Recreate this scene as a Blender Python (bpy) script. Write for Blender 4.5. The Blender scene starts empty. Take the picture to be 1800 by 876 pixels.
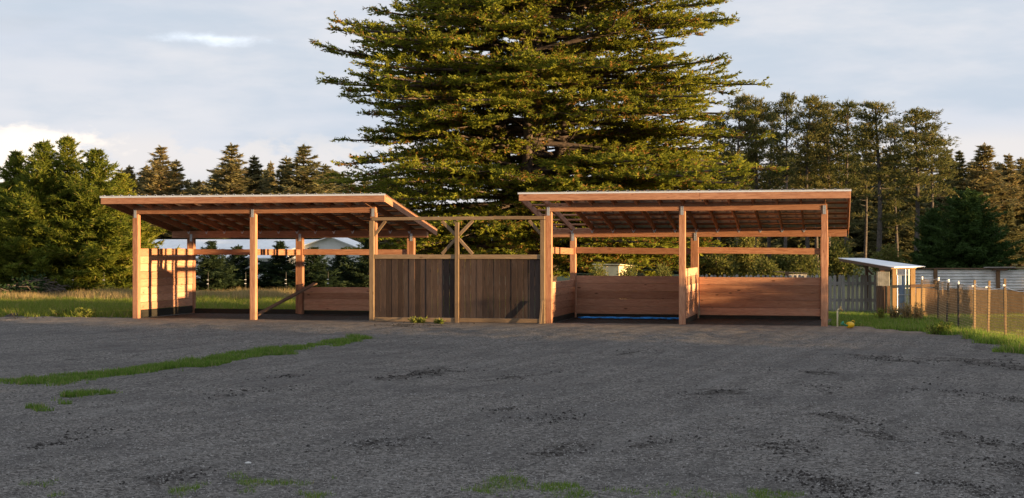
import bpy, bmesh, math, random
import numpy as np
from mathutils import Vector, Matrix

random.seed(7)
RNG = np.random.default_rng(11)
SC = bpy.context.scene
COL = SC.collection

# ------------------------------------------------------------------ camera
EYE, FPX = 1.65, 2500.0            # eye height, focal length in photograph pixels
cam = bpy.data.cameras.new('camera')
cam.sensor_width = 36.0
cam.lens = 36.0 * FPX / 1800.0
cam.clip_start, cam.clip_end = 0.1, 6000.0
cam_o = bpy.data.objects.new('camera', cam)
COL.objects.link(cam_o)
cam_o.location = (0, 0, EYE)
cam_o.rotation_euler = (math.radians(90.0 + 0.046), 0, 0)
SC.camera = cam_o

# ------------------------------------------------------------------ sun and sky
SUN_AZ = math.radians(-24.0)       # direction to the sun in the ground plane, from +X
SUN_EL = math.radians(2.7)
sdir = Vector((math.cos(SUN_AZ) * math.cos(SUN_EL), math.sin(SUN_AZ) * math.cos(SUN_EL), math.sin(SUN_EL)))
sun = bpy.data.lights.new('sun', 'SUN')
sun.energy, sun.angle, sun.color = 5.0, math.radians(0.55), (1.0, 0.66, 0.32)
sun_o = bpy.data.objects.new('sun', sun)
COL.objects.link(sun_o)
sun_o.rotation_euler = sdir.to_track_quat('Z', 'Y').to_euler()

world = bpy.data.worlds.new('World')
SC.world = world
world.use_nodes = True


def sky_world():
    nt = world.node_tree
    N, L = nt.nodes, nt.links
    N.clear()
    out = N.new('ShaderNodeOutputWorld')
    bg = N.new('ShaderNodeBackground')
    bg.inputs['Strength'].default_value = 0.05
    L.new(bg.outputs[0], out.inputs[0])
    sky = N.new('ShaderNodeTexSky')
    sky.sky_type = 'NISHITA'
    sky.sun_disc = False
    sky.sun_elevation = SUN_EL
    sky.sun_rotation = math.atan2(sdir.x, sdir.y)
    tc = N.new('ShaderNodeTexCoord')
    sep = N.new('ShaderNodeSeparateXYZ')
    L.new(tc.outputs['Generated'], sep.inputs[0])

    def M(op, a, b=None, c=None, clamp=False):
        n = N.new('ShaderNodeMath')
        n.operation = op
        n.use_clamp = clamp
        for i, v in enumerate((a, b, c)):
            if v is None:
                continue
            if isinstance(v, (int, float)):
                n.inputs[i].default_value = v
            else:
                L.new(v, n.inputs[i])
        return n.outputs[0]

    def noise(scale, vec, detail=5.0, rough=0.55, off=0.0):
        mp = N.new('ShaderNodeMapping')
        mp.inputs['Location'].default_value = (off, off * .7, off * .3)
        mp.inputs['Scale'].default_value = vec
        L.new(tc.outputs['Generated'], mp.inputs[0])
        n = N.new('ShaderNodeTexNoise')
        n.inputs['Scale'].default_value = scale
        n.inputs['Detail'].default_value = detail
        n.inputs['Roughness'].default_value = rough
        L.new(mp.outputs[0], n.inputs['Vector'])
        return n.outputs['Fac']

    def ramp(v, a, b):
        n = N.new('ShaderNodeMapRange')
        n.interpolation_type = 'SMOOTHSTEP'
        n.inputs['From Min'].default_value = a
        n.inputs['From Max'].default_value = b
        L.new(v, n.inputs['Value'])
        return n.outputs[0]

    def mix(f, a, b):
        n = N.new('ShaderNodeMix')
        n.data_type = 'RGBA'
        for i, v in ((0, f), (6, a), (7, b)):
            if isinstance(v, (int, float)):
                n.inputs[i].default_value = v
            elif isinstance(v, tuple):
                n.inputs[i].default_value = (*v, 1)
            else:
                L.new(v, n.inputs[i])
        return n.outputs[2]

    k = 7.4
    n1 = noise(2.2, (1, 1, 5.0), 4.0, 0.5)
    n2 = noise(5.0, (1, 1, 4.0), 6.0, 0.55, 3.1)
    n3 = noise(13.0, (1, 1, 2.2), 7.0, 0.6, 7.7)
    # high grey sheet: lavender grey and paler grey
    sheet = mix(ramp(n1, .36, .66), (0.585 * k, 0.63 * k, 0.715 * k), (0.69 * k, 0.70 * k, 0.74 * k))
    sheet = mix(M('MULTIPLY', ramp(n2, .40, .64), .85), sheet, (0.50 * k, 0.575 * k, 0.67 * k))
    # low bank of cumulus along the horizon
    low = M('SUBTRACT', 1.0, ramp(sep.outputs['Z'], .05, .105))
    cum = M('MULTIPLY', ramp(M('ADD', n3, M('MULTIPLY', low, .18)), .56, .64), ramp(low, .25, .7))
    sheet = mix(M('MULTIPLY', cum, .6), sheet, (0.80 * k, 0.745 * k, 0.71 * k))

    # one tall sunlit cumulus head rising at the left and one bright rent higher up
    def spot(px, py, sx, sy, wob, th0, th1):
        az, el = math.atan2(px - 900, FPX), math.atan2(440 - py, FPX)
        a = M('ARCTAN2', sep.outputs['X'], sep.outputs['Y'])
        e = M('ARCSINE', sep.outputs['Z'])
        da = M('DIVIDE', M('SUBTRACT', a, az), sx)
        de = M('DIVIDE', M('SUBTRACT', e, el), sy)
        r2 = M('ADD', M('MULTIPLY', da, da), M('MULTIPLY', de, de))
        r = M('SQRT', r2)
        v = M('ADD', M('SUBTRACT', 1.0, r), M('MULTIPLY', M('SUBTRACT', n3, .5), wob))
        return ramp(v, th0, th1)
    head = spot(-20, 300, .080, .044, 2.2, -.05, .30)
    sheet = mix(head, sheet, (1.10 * k, 0.98 * k, 0.86 * k))
    rent = spot(385, 76, .062, .0085, 3.0, .0, .9)
    sheet = mix(M('MULTIPLY', rent, .85), sheet, (1.0 * k, 1.08 * k, 1.18 * k))
    # the clear sky shows faintly through the thin places
    thin = M('MULTIPLY', M('SUBTRACT', 1.0, ramp(n1, .26, .42)), .35)
    final = mix(thin, sheet, sky.outputs[0])
    L.new(final, bg.inputs['Color'])


sky_world()
SC.view_settings.view_transform = 'Standard'
SC.view_settings.look = 'None'
SC.view_settings.gamma = 1.0
SC.view_settings.exposure = 1.65
SC.view_settings.use_curve_mapping = False
SC.cycles.max_bounces = 6
SC.cycles.transparent_max_bounces = 8
SC.cycles.sample_clamp_indirect = 4.0
SC.cycles.use_denoising = True


# ------------------------------------------------------------------ helpers
def at(px, py, d):
    return Vector(((px - 900) / FPX * d, d, EYE + (440 - py) / FPX * d))


def link(o, parent=None):
    COL.objects.link(o)
    if parent is not None:
        o.parent = parent
    return o


def tag(o, label=None, cat=None, group=None, kind=None):
    for k, v in (('label', label), ('category', cat), ('group', group), ('kind', kind)):
        if v:
            o[k] = v
    return o


def thing(name, label, cat, loc=(0, 0, 0), rz=0.0, group=None):
    o = bpy.data.objects.new(name, None)
    o.empty_display_size = 0.2
    link(o)
    o.location = loc
    o.rotation_euler = (0, 0, rz)
    return tag(o, label, cat, group)


def obj(name, me, mat, parent=None):
    o = bpy.data.objects.new(name, me)
    if mat is not None and len(me.materials) == 0:
        me.materials.append(mat)
    return link(o, parent)


def mesh_py(name, V, F, smooth=False):
    me = bpy.data.meshes.new(name)
    me.from_pydata([tuple(v) for v in V], [], F)
    if smooth:
        me.polygons.foreach_set('use_smooth', [True] * len(F))
    me.update()
    return me


def mesh_tris(name, V, tint=None, smooth=False):
    """V: (n,3,3) array of triangles; tint: (n,) per-face value."""
    n = len(V)
    me = bpy.data.meshes.new(name)
    me.vertices.add(n * 3)
    me.vertices.foreach_set('co', np.ascontiguousarray(V, dtype=np.float32).ravel())
    me.loops.add(n * 3)
    me.loops.foreach_set('vertex_index', np.arange(n * 3, dtype=np.int32))
    me.polygons.add(n)
    me.polygons.foreach_set('loop_start', np.arange(0, n * 3, 3, dtype=np.int32))
    if tint is not None:
        at_ = me.attributes.new('tint', 'FLOAT', 'FACE')
        at_.data.foreach_set('value', np.ascontiguousarray(tint, dtype=np.float32))
    me.update(calc_edges=True)
    return me


_box = {}


def box_mesh(lx, ly, lz, bev=0.004):
    key = (round(lx, 3), round(ly, 3), round(lz, 3), bev)
    if key in _box:
        return _box[key]
    bm = bmesh.new()
    bmesh.ops.create_cube(bm, size=1.0)
    bmesh.ops.scale(bm, vec=(lx, ly, lz), verts=bm.verts)
    b = min(bev, min(lx, ly, lz) * .3)
    if b > 0:
        bmesh.ops.bevel(bm, geom=bm.edges[:] + bm.verts[:], offset=b, segments=1, affect='EDGES')
    me = bpy.data.meshes.new('board')
    bm.to_mesh(me)
    bm.free()
    _box[key] = me
    return me


_boxmat = {}


def board(name, mat, p0, p1, w, t, up=(0, 0, 1), parent=None, jit=0.0, bev=0.004):
    """A plank from p0 to p1: local X runs along the grain, w is its width along 'up', t its thickness."""
    p0, p1 = Vector(p0), Vector(p1)
    ax = (p1 - p0)
    ln = ax.length
    ax.normalize()
    upv = Vector(up)
    side = upv.cross(ax).normalized()
    upv = ax.cross(side).normalized()
    key = (round(ln, 3), round(t, 3), round(w, 3), bev, mat.name)
    me = _boxmat.get(key)
    if me is None:
        me = box_mesh(ln, t, w, bev).copy()
        me.materials.append(mat)
        _boxmat[key] = me
    o = bpy.data.objects.new(name, me)
    link(o, parent)
    m = Matrix((ax, side, upv)).transposed().to_4x4()
    m.translation = (p0 + p1) / 2 + side * random.uniform(-jit, jit)
    o.matrix_local = m
    if jit:
        o.rotation_euler.rotate_axis('X', random.uniform(-jit, jit) * 1.5)
    return o


def tube(path, radii, sides=6, cap=True):
    """Tapered tube along a path as (verts, faces)."""
    V, F = [], []
    n = len(path)
    for i in range(n):
        p = Vector(path[i])
        a = Vector(path[max(i - 1, 0)])
        b = Vector(path[min(i + 1, n - 1)])
        d = (b - a).normalized()
        ref = Vector((0, 0, 1)) if abs(d.z) < .9 else Vector((1, 0, 0))
        s = d.cross(ref).normalized()
        t = s.cross(d).normalized()
        for k in range(sides):
            an = 2 * math.pi * k / sides
            V.append(p + (s * math.cos(an) + t * math.sin(an)) * radii[i])
    for i in range(n - 1):
        for k in range(sides):
            k2 = (k + 1) % sides
            F.append((i * sides + k, i * sides + k2, (i + 1) * sides + k2, (i + 1) * sides + k))
    if cap:
        F.append(tuple(range(sides - 1, -1, -1)))
        F.append(tuple(range((n - 1) * sides, n * sides)))
    return V, F


class Geo:
    def __init__(s):
        s.V, s.F = [], []

    def add(s, vf):
        b = len(s.V)
        s.V += vf[0]
        s.F += [tuple(i + b for i in f) for f in vf[1]]
        return s

    def build(s, name, mat, parent=None, smooth=False):
        return obj(name, mesh_py(name, s.V, s.F, smooth), mat, parent)


def vnoise(x, y, scale, seed=0):
    """Smooth value noise in 0..1 on arrays."""
    x, y = np.asarray(x, float) / scale, np.asarray(y, float) / scale
    xi, yi = np.floor(x).astype(np.int64), np.floor(y).astype(np.int64)
    fx, fy = x - xi, y - yi
    fx, fy = fx * fx * (3 - 2 * fx), fy * fy * (3 - 2 * fy)

    def h(a, b):
        n = (a * 374761393 + b * 668265263 + seed * 974634777) & 0x7fffffff
        n = ((n ^ (n >> 13)) * 1274126177) & 0x7fffffff
        return ((n ^ (n >> 16)) & 0xffff) / 65535.0
    return (h(xi, yi) * (1 - fx) + h(xi + 1, yi) * fx) * (1 - fy) + (h(xi, yi + 1) * (1 - fx) + h(xi + 1, yi + 1) * fx) * fy


# ------------------------------------------------------------------ materials
class NT:
    def __init__(s, name):
        s.mat = bpy.data.materials.new(name)
        s.mat.use_nodes = True
        s.N, s.L = s.mat.node_tree.nodes, s.mat.node_tree.links
        s.p = s.N['Principled BSDF']
        s.p.inputs['Specular IOR Level'].default_value = 0.3
        s.tc = s.N.new('ShaderNodeTexCoord')
        s.oi = s.N.new('ShaderNodeObjectInfo')

    def put(s, sock, v):
        if isinstance(v, (int, float)):
            sock.default_value = v
        elif isinstance(v, tuple):
            sock.default_value = (*v, 1) if len(v) == 3 and sock.type == 'RGBA' else v
        else:
            s.L.new(v, sock)

    def math(s, op, a, b=0.0, clamp=False):
        n = s.N.new('ShaderNodeMath')
        n.operation = op
        n.use_clamp = clamp
        s.put(n.inputs[0], a)
        s.put(n.inputs[1], b)
        return n.outputs[0]

    def coord(s, scale=(1, 1, 1), rnd=True, rot=(0, 0, 0), src='Object', kind='POINT'):
        mp = s.N.new('ShaderNodeMapping')
        mp.vector_type = kind
        mp.inputs['Scale'].default_value = scale
        mp.inputs['Rotation'].default_value = rot
        s.L.new(s.tc.outputs[src], mp.inputs[0])
        if not rnd:
            return mp.outputs[0]
        ad = s.N.new('ShaderNodeVectorMath')
        ad.operation = 'ADD'
        cm = s.N.new('ShaderNodeCombineXYZ')
        r = s.math('MULTIPLY', s.oi.outputs['Random'], 97.0)
        for i in range(3):
            s.L.new(r, cm.inputs[i])
        s.L.new(mp.outputs[0], ad.inputs[0])
        s.L.new(cm.outputs[0], ad.inputs[1])
        return ad.outputs[0]

    def noise(s, vec, scale, detail=4.0, rough=.55, dist=0.0):
        n = s.N.new('ShaderNodeTexNoise')
        n.inputs['Scale'].default_value = scale
        n.inputs['Detail'].default_value = detail
        n.inputs['Roughness'].default_value = rough
        n.inputs['Distortion'].default_value = dist
        s.L.new(vec, n.inputs['Vector'])
        return n.outputs['Fac']

    def voro(s, vec, scale, out='Distance', rnd=1.0):
        n = s.N.new('ShaderNodeTexVoronoi')
        n.inputs['Scale'].default_value = scale
        n.inputs['Randomness'].default_value = rnd
        s.L.new(vec, n.inputs['Vector'])
        return n.outputs[out]

    def ramp(s, v, a, b, c=0.0, d=1.0):
        n = s.N.new('ShaderNodeMapRange')
        n.interpolation_type = 'SMOOTHSTEP'
        for i, k in ((1, a), (2, b), (3, c), (4, d)):
            n.inputs[i].default_value = k
        s.L.new(v, n.inputs[0])
        return n.outputs[0]

    def mix(s, f, a, b, mode='MIX'):
        n = s.N.new('ShaderNodeMix')
        n.data_type = 'RGBA'
        n.blend_type = mode
        s.put(n.inputs[0], f)
        s.put(n.inputs[6], a)
        s.put(n.inputs[7], b)
        return n.outputs[2]

    def attr(s, name):
        n = s.N.new('ShaderNodeAttribute')
        n.attribute_name = name
        return n.outputs['Fac']

    def bump(s, h, strength, dist=0.01):
        n = s.N.new('ShaderNodeBump')
        n.inputs['Strength'].default_value = strength
        n.inputs['Distance'].default_value = dist
        s.L.new(h, n.inputs['Height'])
        s.L.new(n.outputs[0], s.p.inputs['Normal'])

    def done(s, col, rough=.7, metal=0.0):
        s.put(s.p.inputs['Base Color'], col)
        s.put(s.p.inputs['Roughness'], rough)
        s.p.inputs['Metallic'].default_value = metal
        return s.mat


def wood(name, light, dark, knot, rnd=.5, grain=.6, rough=.75, stain=None, knots=True):
    m = NT(name)
    v = m.coord((1, 9, 9))
    g = m.noise(v, 3.2, 6.0, .62, 1.4)
    v2 = m.coord((.35, 22, 22))
    g2 = m.noise(v2, 6.0, 3.0, .6)
    f = m.math('ADD', m.math('MULTIPLY', g, .7), m.math('MULTIPLY', g2, .3))
    col = m.mix(m.ramp(f, .36, .66), dark, light)
    if knots:
        kv = m.coord((1.1, 3.0, 3.0))
        kd = m.voro(kv, 2.3)
        col = m.mix(m.math('MULTIPLY', m.ramp(kd, .06, .16, 1.0, 0.0), .85), col, knot)
    # each board its own shade
    hv = m.math('ADD', m.math('MULTIPLY', m.oi.outputs['Random'], rnd), 1.0 - rnd * .5)
    cc = m.N.new('ShaderNodeCombineColor')
    m.L.new(hv, cc.inputs[0])
    m.L.new(m.math('POWER', hv, 1.15), cc.inputs[1])
    m.L.new(m.math('POWER', hv, 1.3), cc.inputs[2])
    col = m.mix(1.0, col, cc.outputs[0], 'MULTIPLY')
    if stain:
        sv = m.coord((.6, 2.5, 2.5))
        col = m.mix(m.math('MULTIPLY', m.ramp(m.noise(sv, 1.7, 5.0, .6), .52, .7), stain[1]), col, stain[0])
    m.bump(f, grain, .004)
    return m.done(col, rough)


M = {}
M['fir'] = wood('fresh_fir', (.46, .235, .135), (.29, .125, .068), (.14, .05, .026), .45, .35, .75, ((.26, .12, .075), .4))
M['fir_rough'] = wood('rough_fir', (.58, .315, .195), (.42, .200, .120), (.10, .04, .022), .6, .7, .85, ((.38, .20, .135), .5))
M['treated'] = wood('gate_timber', (.24, .165, .098), (.16, .105, .060), (.10, .06, .03), .3, .5, .85)
M['dark_board'] = wood('dark_stained_board', (.060, .037, .028), (.031, .021, .017), (.014, .010, .009), .8, .7, .8, ((.085, .066, .056), .35))
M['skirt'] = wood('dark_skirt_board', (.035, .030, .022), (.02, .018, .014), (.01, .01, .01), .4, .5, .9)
M['grey_wood'] = wood('weathered_grey_wood', (.38, .345, .31), (.22, .20, .18), (.08, .07, .07), .55, .9, .9, ((.20, .20, .18), .5))
M['yellow_wood'] = wood('yellow_lath', (.40, .25, .11), (.30, .18, .075), (.2, .1, .04), .4, .5, .8)
M['lath'] = wood('weathered_lath', (.26, .18, .095), (.18, .12, .062), (.1, .06, .03), .5, .6, .85)
M['panel_wood'] = wood('brown_panel', (.23, .13, .062), (.16, .088, .042), (.1, .05, .02), .55, .5, .85, ((.14, .07, .04), .4))
M['old_wood'] = wood('old_brown_wood', (.17, .10, .06), (.10, .06, .038), (.05, .03, .02), .4, .8, .9)


def plain(name, c, rough=.6, metal=0.0, var=.25, scale=6.0, bump=0.0):
    m = NT(name)
    n = m.noise(m.coord(), scale, 5.0, .6)
    k0, k1 = 1 - var, 1 + var
    col = m.mix(m.ramp(n, .3, .7), tuple(x * k0 for x in c), tuple(min(1, x * k1) for x in c))
    if bump:
        m.bump(n, bump, .01)
    return m.done(col, rough, metal)


M['galv'] = plain('galvanised_metal', (.48, .49, .50), .45, .5, .12, 9)
M['roof_metal'] = plain('ribbed_roof_metal', (.66, .70, .76), .35, .45, .08, 3)
M['drip'] = plain('drip_edge_metal', (.72, .76, .82), .4, .2, .06, 3)
M['corr'] = plain('corrugated_metal', (.70, .69, .66), .45, .25, .2, 2.5)
M['old_metal'] = plain('dull_old_metal', (.20, .20, .19), .6, .2, .3, 6)
M['white_paint'] = plain('white_paint', (.78, .78, .77), .5, 0, .06, 3)
M['white_roof'] = plain('white_metal_roof', (.80, .82, .84), .45, 0.0, .06, 2)
M['cream'] = plain('cream_siding', (.72, .60, .36), .6, 0, .1, 4)
M['blue_door'] = plain('blue_grey_metal', (.17, .23, .31), .5, .1, .2, 5)
M['pvc'] = plain('ivory_pipe', (.75, .66, .42), .4, 0, .06, 12)
M['brass'] = plain('brass_tap', (.55, .38, .16), .4, .6, .1, 20)
M['yellow_plastic'] = plain('yellow_plastic', (.85, .48, .02), .35, 0, .08, 20)
M['green_plastic'] = plain('green_plastic', (.03, .25, .15), .35, 0, .1, 20)
M['blue_tarp'] = plain('blue_tarp', (.03, .26, .72), .35, 0, .35, 9, .4)
M['wire'] = plain('rusty_wire', (.34, .23, .12), .6, .4, .2, 8)
M['dark_steel'] = plain('dark_steel', (.06, .055, .05), .6, .4, .3, 10)
M['white_plastic'] = plain('white_plastic', (.8, .8, .78), .4, 0, .04, 10)
M['soil'] = plain('dark_soil', (.030, .026, .024), .95, 0, .45, 14, .8)
M['stone'] = plain('pebble_stone', (.19, .18, .17), .85, 0, .75, 22)
M['pale_stone'] = plain('pale_stone', (.6, .59, .57), .8, 0, .1, 20)
M['bark'] = plain('brown_bark', (.085, .062, .048), .95, 0, .5, 7, .9)
M['grey_bark'] = plain('grey_bark', (.085, .070, .060), .95, 0, .4, 5, .9)
M['twig'] = plain('dead_twig', (.10, .08, .065), .95, 0, .4, 8)
M['dark_roof'] = plain('dark_shingle_roof', (.045, .042, .04), .9, 0, .3, 8)
M['glass'] = plain('window_glass', (.03, .035, .04), .12, 0, .2, 3)


def leaf_mat(name, c0, c1, c2, trans=.22, rough=.7):
    """Foliage: tint 0..1 goes c0 -> c1, above .93 c2 (dead bits, cones, pale tips)."""
    m = NT(name)
    t = m.attr('tint')
    col = m.mix(m.ramp(t, .0, .9), c0, c1)
    col = m.mix(m.math('GREATER_THAN', t, .93), col, c2)
    hv = m.math('ADD', m.math('MULTIPLY', m.oi.outputs['Random'], .4), .8)
    cc = m.N.new('ShaderNodeCombineColor')
    m.L.new(m.math('POWER', hv, 1.4), cc.inputs[0])
    m.L.new(hv, cc.inputs[1])
    m.L.new(hv, cc.inputs[2])
    col = m.mix(1.0, col, cc.outputs[0], 'MULTIPLY')
    m.p.inputs['Specular IOR Level'].default_value = .15
    m.done(col, rough)
    tr = m.N.new('ShaderNodeBsdfTranslucent')
    m.L.new(col, tr.inputs[0])
    ms = m.N.new('ShaderNodeMixShader')
    ms.inputs[0].default_value = trans
    m.L.new(m.p.outputs[0], ms.inputs[1])
    m.L.new(tr.outputs[0], ms.inputs[2])
    m.L.new(ms.outputs[0], m.N['Material Output'].inputs[0])
    return m.mat


M['cypress'] = leaf_mat('cypress_foliage', (.048, .075, .010), (.235, .250, .026), (.26, .14, .035), .42)
M['spruce'] = leaf_mat('spruce_foliage', (.075, .110, .014), (.250, .260, .034), (.28, .23, .06), .48)
M['far_spruce'] = leaf_mat('far_spruce_foliage', (.115, .115, .050), (.235, .205, .085), (.30, .22, .10), .4)
M['pine'] = leaf_mat('pine_foliage', (.065, .078, .024), (.165, .155, .045), (.20, .14, .06), .34)
M['cedar'] = leaf_mat('cedar_foliage', (.035, .065, .016), (.075, .125, .028), (.10, .14, .04))
M['dark_fir'] = leaf_mat('dark_fir_foliage', (.020, .036, .016), (.040, .062, .024), (.06, .08, .03))
M['shrub'] = leaf_mat('shrub_foliage', (.09, .11, .025), (.16, .16, .04), (.22, .17, .06), .3)
M['grass'] = leaf_mat('green_grass', (.090, .165, .024), (.20, .30, .045), (.32, .28, .12), .4)
M['meadow'] = leaf_mat('meadow_grass', (.13, .18, .022), (.24, .27, .045), (.34, .26, .10), .45)
M['dry_grass'] = leaf_mat('dry_grass', (.32, .22, .095), (.50, .36, .17), (.20, .22, .06), .45)
M['weed'] = leaf_mat('weed_leaves', (.10, .14, .02), (.20, .22, .04), (.30, .26, .06), .3)
M['bramble'] = leaf_mat('brush_leaves', (.025, .05, .015), (.05, .085, .025), (.10, .075, .05), .15)


def ground_mat():
    m = NT('gravel_and_soil')
    co = m.coord(rnd=False)
    # crushed stone: speckle of single stones, broad patches, scuffed streaks
    cell = m.voro(co, 46.0, 'Color')
    bw = m.N.new('ShaderNodeSeparateColor')
    m.L.new(cell, bw.inputs[0])
    fine = m.noise(co, 120.0, 3.0, .7)
    mid = m.noise(co, 7.0, 6.0, .65)
    big = m.noise(co, .55, 4.0, .55)
    col = m.mix(m.ramp(bw.outputs[0], .1, .95), (.048, .042, .037), (.215, .197, .180))
    col = m.mix(m.ramp(fine, .62, .74), col, (.30, .29, .28))
    col = m.mix(m.math('MULTIPLY', m.ramp(mid, .50, .72), .55), col, (.058, .053, .052))
    col = m.mix(m.math('MULTIPLY', m.ramp(big, .42, .66), .5), col, (.072, .066, .063))
    streak = m.noise(m.coord((3.2, .8, 1), False, (0, 0, 1.22), kind='TEXTURE'), 1.6, 6.0, .62, .6)
    col = m.mix(m.math('MULTIPLY', m.ramp(streak, .56, .70), .45), col, (.050, .045, .043))
    st2 = m.noise(m.coord((1.9, .55, 1), False, (0, 0, 1.1), kind='TEXTURE'), 3.2, 7.0, .72, .8)
    col = m.mix(m.math('MULTIPLY', m.ramp(st2, .57, .68), .8), col, (.028, .025, .023))
    st3 = m.noise(m.coord((4.0, 1.0, 1), False, (0, 0, 1.2), kind='TEXTURE'), 1.6, 5.0, .6, .5)
    col = m.mix(m.math('MULTIPLY', m.ramp(st3, .52, .72), .35), col, (.17, .16, .15))
    # brown earth where the gravel thins out, green where grass grows
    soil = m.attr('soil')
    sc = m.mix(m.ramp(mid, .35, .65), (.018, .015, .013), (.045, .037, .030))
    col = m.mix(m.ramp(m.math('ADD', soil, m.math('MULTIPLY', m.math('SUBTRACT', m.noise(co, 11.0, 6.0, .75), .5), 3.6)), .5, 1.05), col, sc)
    earth_sunlit = m.attr('earth_sunlit')
    ec = m.mix(m.ramp(mid, .3, .7), (.15, .112, .082), (.32, .25, .19))  # tone raised so the strip before the shelters looks sunlit
    col = m.mix(earth_sunlit, col, ec)
    gr = m.attr('grass')
    gn = m.noise(co, 2.3, 6.0, .65)
    gc = m.mix(m.ramp(gn, .3, .7), (.045, .080, .014), (.115, .150, .028))
    gr = m.math('MULTIPLY', gr, .62)
    col = m.mix(m.math('MULTIPLY', gr, m.ramp(m.math('ADD', m.math('MULTIPLY', mid, .6), m.math('MULTIPLY', gr, .6)), .35, .7)), col, gc)
    dry = m.attr('dry')
    col = m.mix(dry, col, m.mix(m.ramp(gn, .3, .7), (.13, .11, .04), (.24, .18, .08)))
    wv = m.N.new('ShaderNodeTexWave')
    wv.wave_type, wv.bands_direction = 'BANDS', 'Y'
    for kk, vv in (('Scale', .55), ('Distortion', 3.5), ('Detail', 3.0), ('Detail Scale', .6)):
        wv.inputs[kk].default_value = vv
    m.L.new(m.coord((1, 1, 1), False, (0, 0, 1.2), kind='TEXTURE'), wv.inputs['Vector'])
    col = m.mix(m.math('MULTIPLY', m.ramp(wv.outputs['Fac'], .62, .95), m.math('MULTIPLY', m.math('SUBTRACT', 1.0, gr), .20)), col, (.045, .040, .037))
    h = m.math('ADD', m.math('MULTIPLY', bw.outputs[1], .5), m.math('MULTIPLY', mid, 1.3))
    m.bump(h, .85, .022)
    m.p.inputs['Specular IOR Level'].default_value = .2
    return m.done(col, .92)


M['ground'] = ground_mat()

# ------------------------------------------------------------------ the row's own axes
TH = math.atan(0.2276)
O = Vector((-9.08, 34.4, 0))
E1 = Vector((math.cos(TH), -math.sin(TH), 0))
E2 = Vector((math.sin(TH), math.cos(TH), 0))


def row(u, v, z=0.0):
    return O + E1 * u + E2 * v + Vector((0, 0, z))


def to_uv(x, y):
    dx, dy = x - O.x, y - O.y
    return dx * E1.x + dy * E1.y, dx * E2.x + dy * E2.y


# ------------------------------------------------------------------ ground
STRIP = np.array([(-7.6, 14.0), (-6.6, 16.2), (-5.95, 17.5), (-5.06, 19.6), (-4.34, 21.8), (-3.65, 24.0), (-2.75, 26.3)])


def strip_dist(x, y):
    best = np.full(np.shape(x), 1e9)
    par = np.zeros(np.shape(x))
    for i in range(len(STRIP) - 1):
        a, b = STRIP[i], STRIP[i + 1]
        d = b - a
        t = np.clip(((x - a[0]) * d[0] + (y - a[1]) * d[1]) / (d @ d), 0, 1)
        q = np.hypot(x - a[0] - t * d[0], y - a[1] - t * d[1])
        par = np.where(q < best, i + t, par)
        best = np.minimum(best, q)
    return best, par / (len(STRIP) - 1)


# right-hand edge of the yard (polyline of X against Y)
EDGE_Y = np.array([5.0, 17.0, 20.6, 23.0, 25.5, 28.0, 30.0, 31.2, 40.0])
EDGE_X = np.array([6.2, 6.9, 7.45, 8.1, 8.35, 8.35, 7.6, 7.0, 7.0])


def sstep(a, b, x):
    t = np.clip((x - a) / (b - a), 0, 1)
    return t * t * (3 - 2 * t)


CLODS = [(435, 690, .3, 40), (760, 655, .45, 60), (700, 665, .3, 25), (965, 735, .35, 45), (985, 742, .2, 30), (905, 660, .4, 20), (1500, 740, .35, 50), (1470, 852, .30, 130), (1430, 840, .25, 60),
         (1720, 778, .3, 70), (1762, 815, .25, 60), (1365, 790, .25, 60), (1390, 782, .2, 30), (95, 782, .2, 40), (160, 762, .2, 25), (640, 785, .25, 40), (700, 782, .3, 40), (990, 790, .25, 40), (880, 720, .3, 30),
         (1220, 770, .15, 20), (1545, 768, .2, 25), (1150, 780, .2, 25), (500, 665, .25, 25), (1570, 632, .5, 50), (1540, 630, .4, 30), (1750, 640, .8, 90), (1790, 700, .4, 60), (1660, 690, .4, 30), (1440, 680, .25, 15),
         (1410, 655, .4, 20), (1120, 620, .4, 15), (1240, 690, .3, 15), (300, 845, .2, 40), (1680, 850, .3, 60), (720, 570, .7, 60), (760, 572, .5, 40), (30, 560, .8, 60), (1275, 690, .3, 12)]


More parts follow.
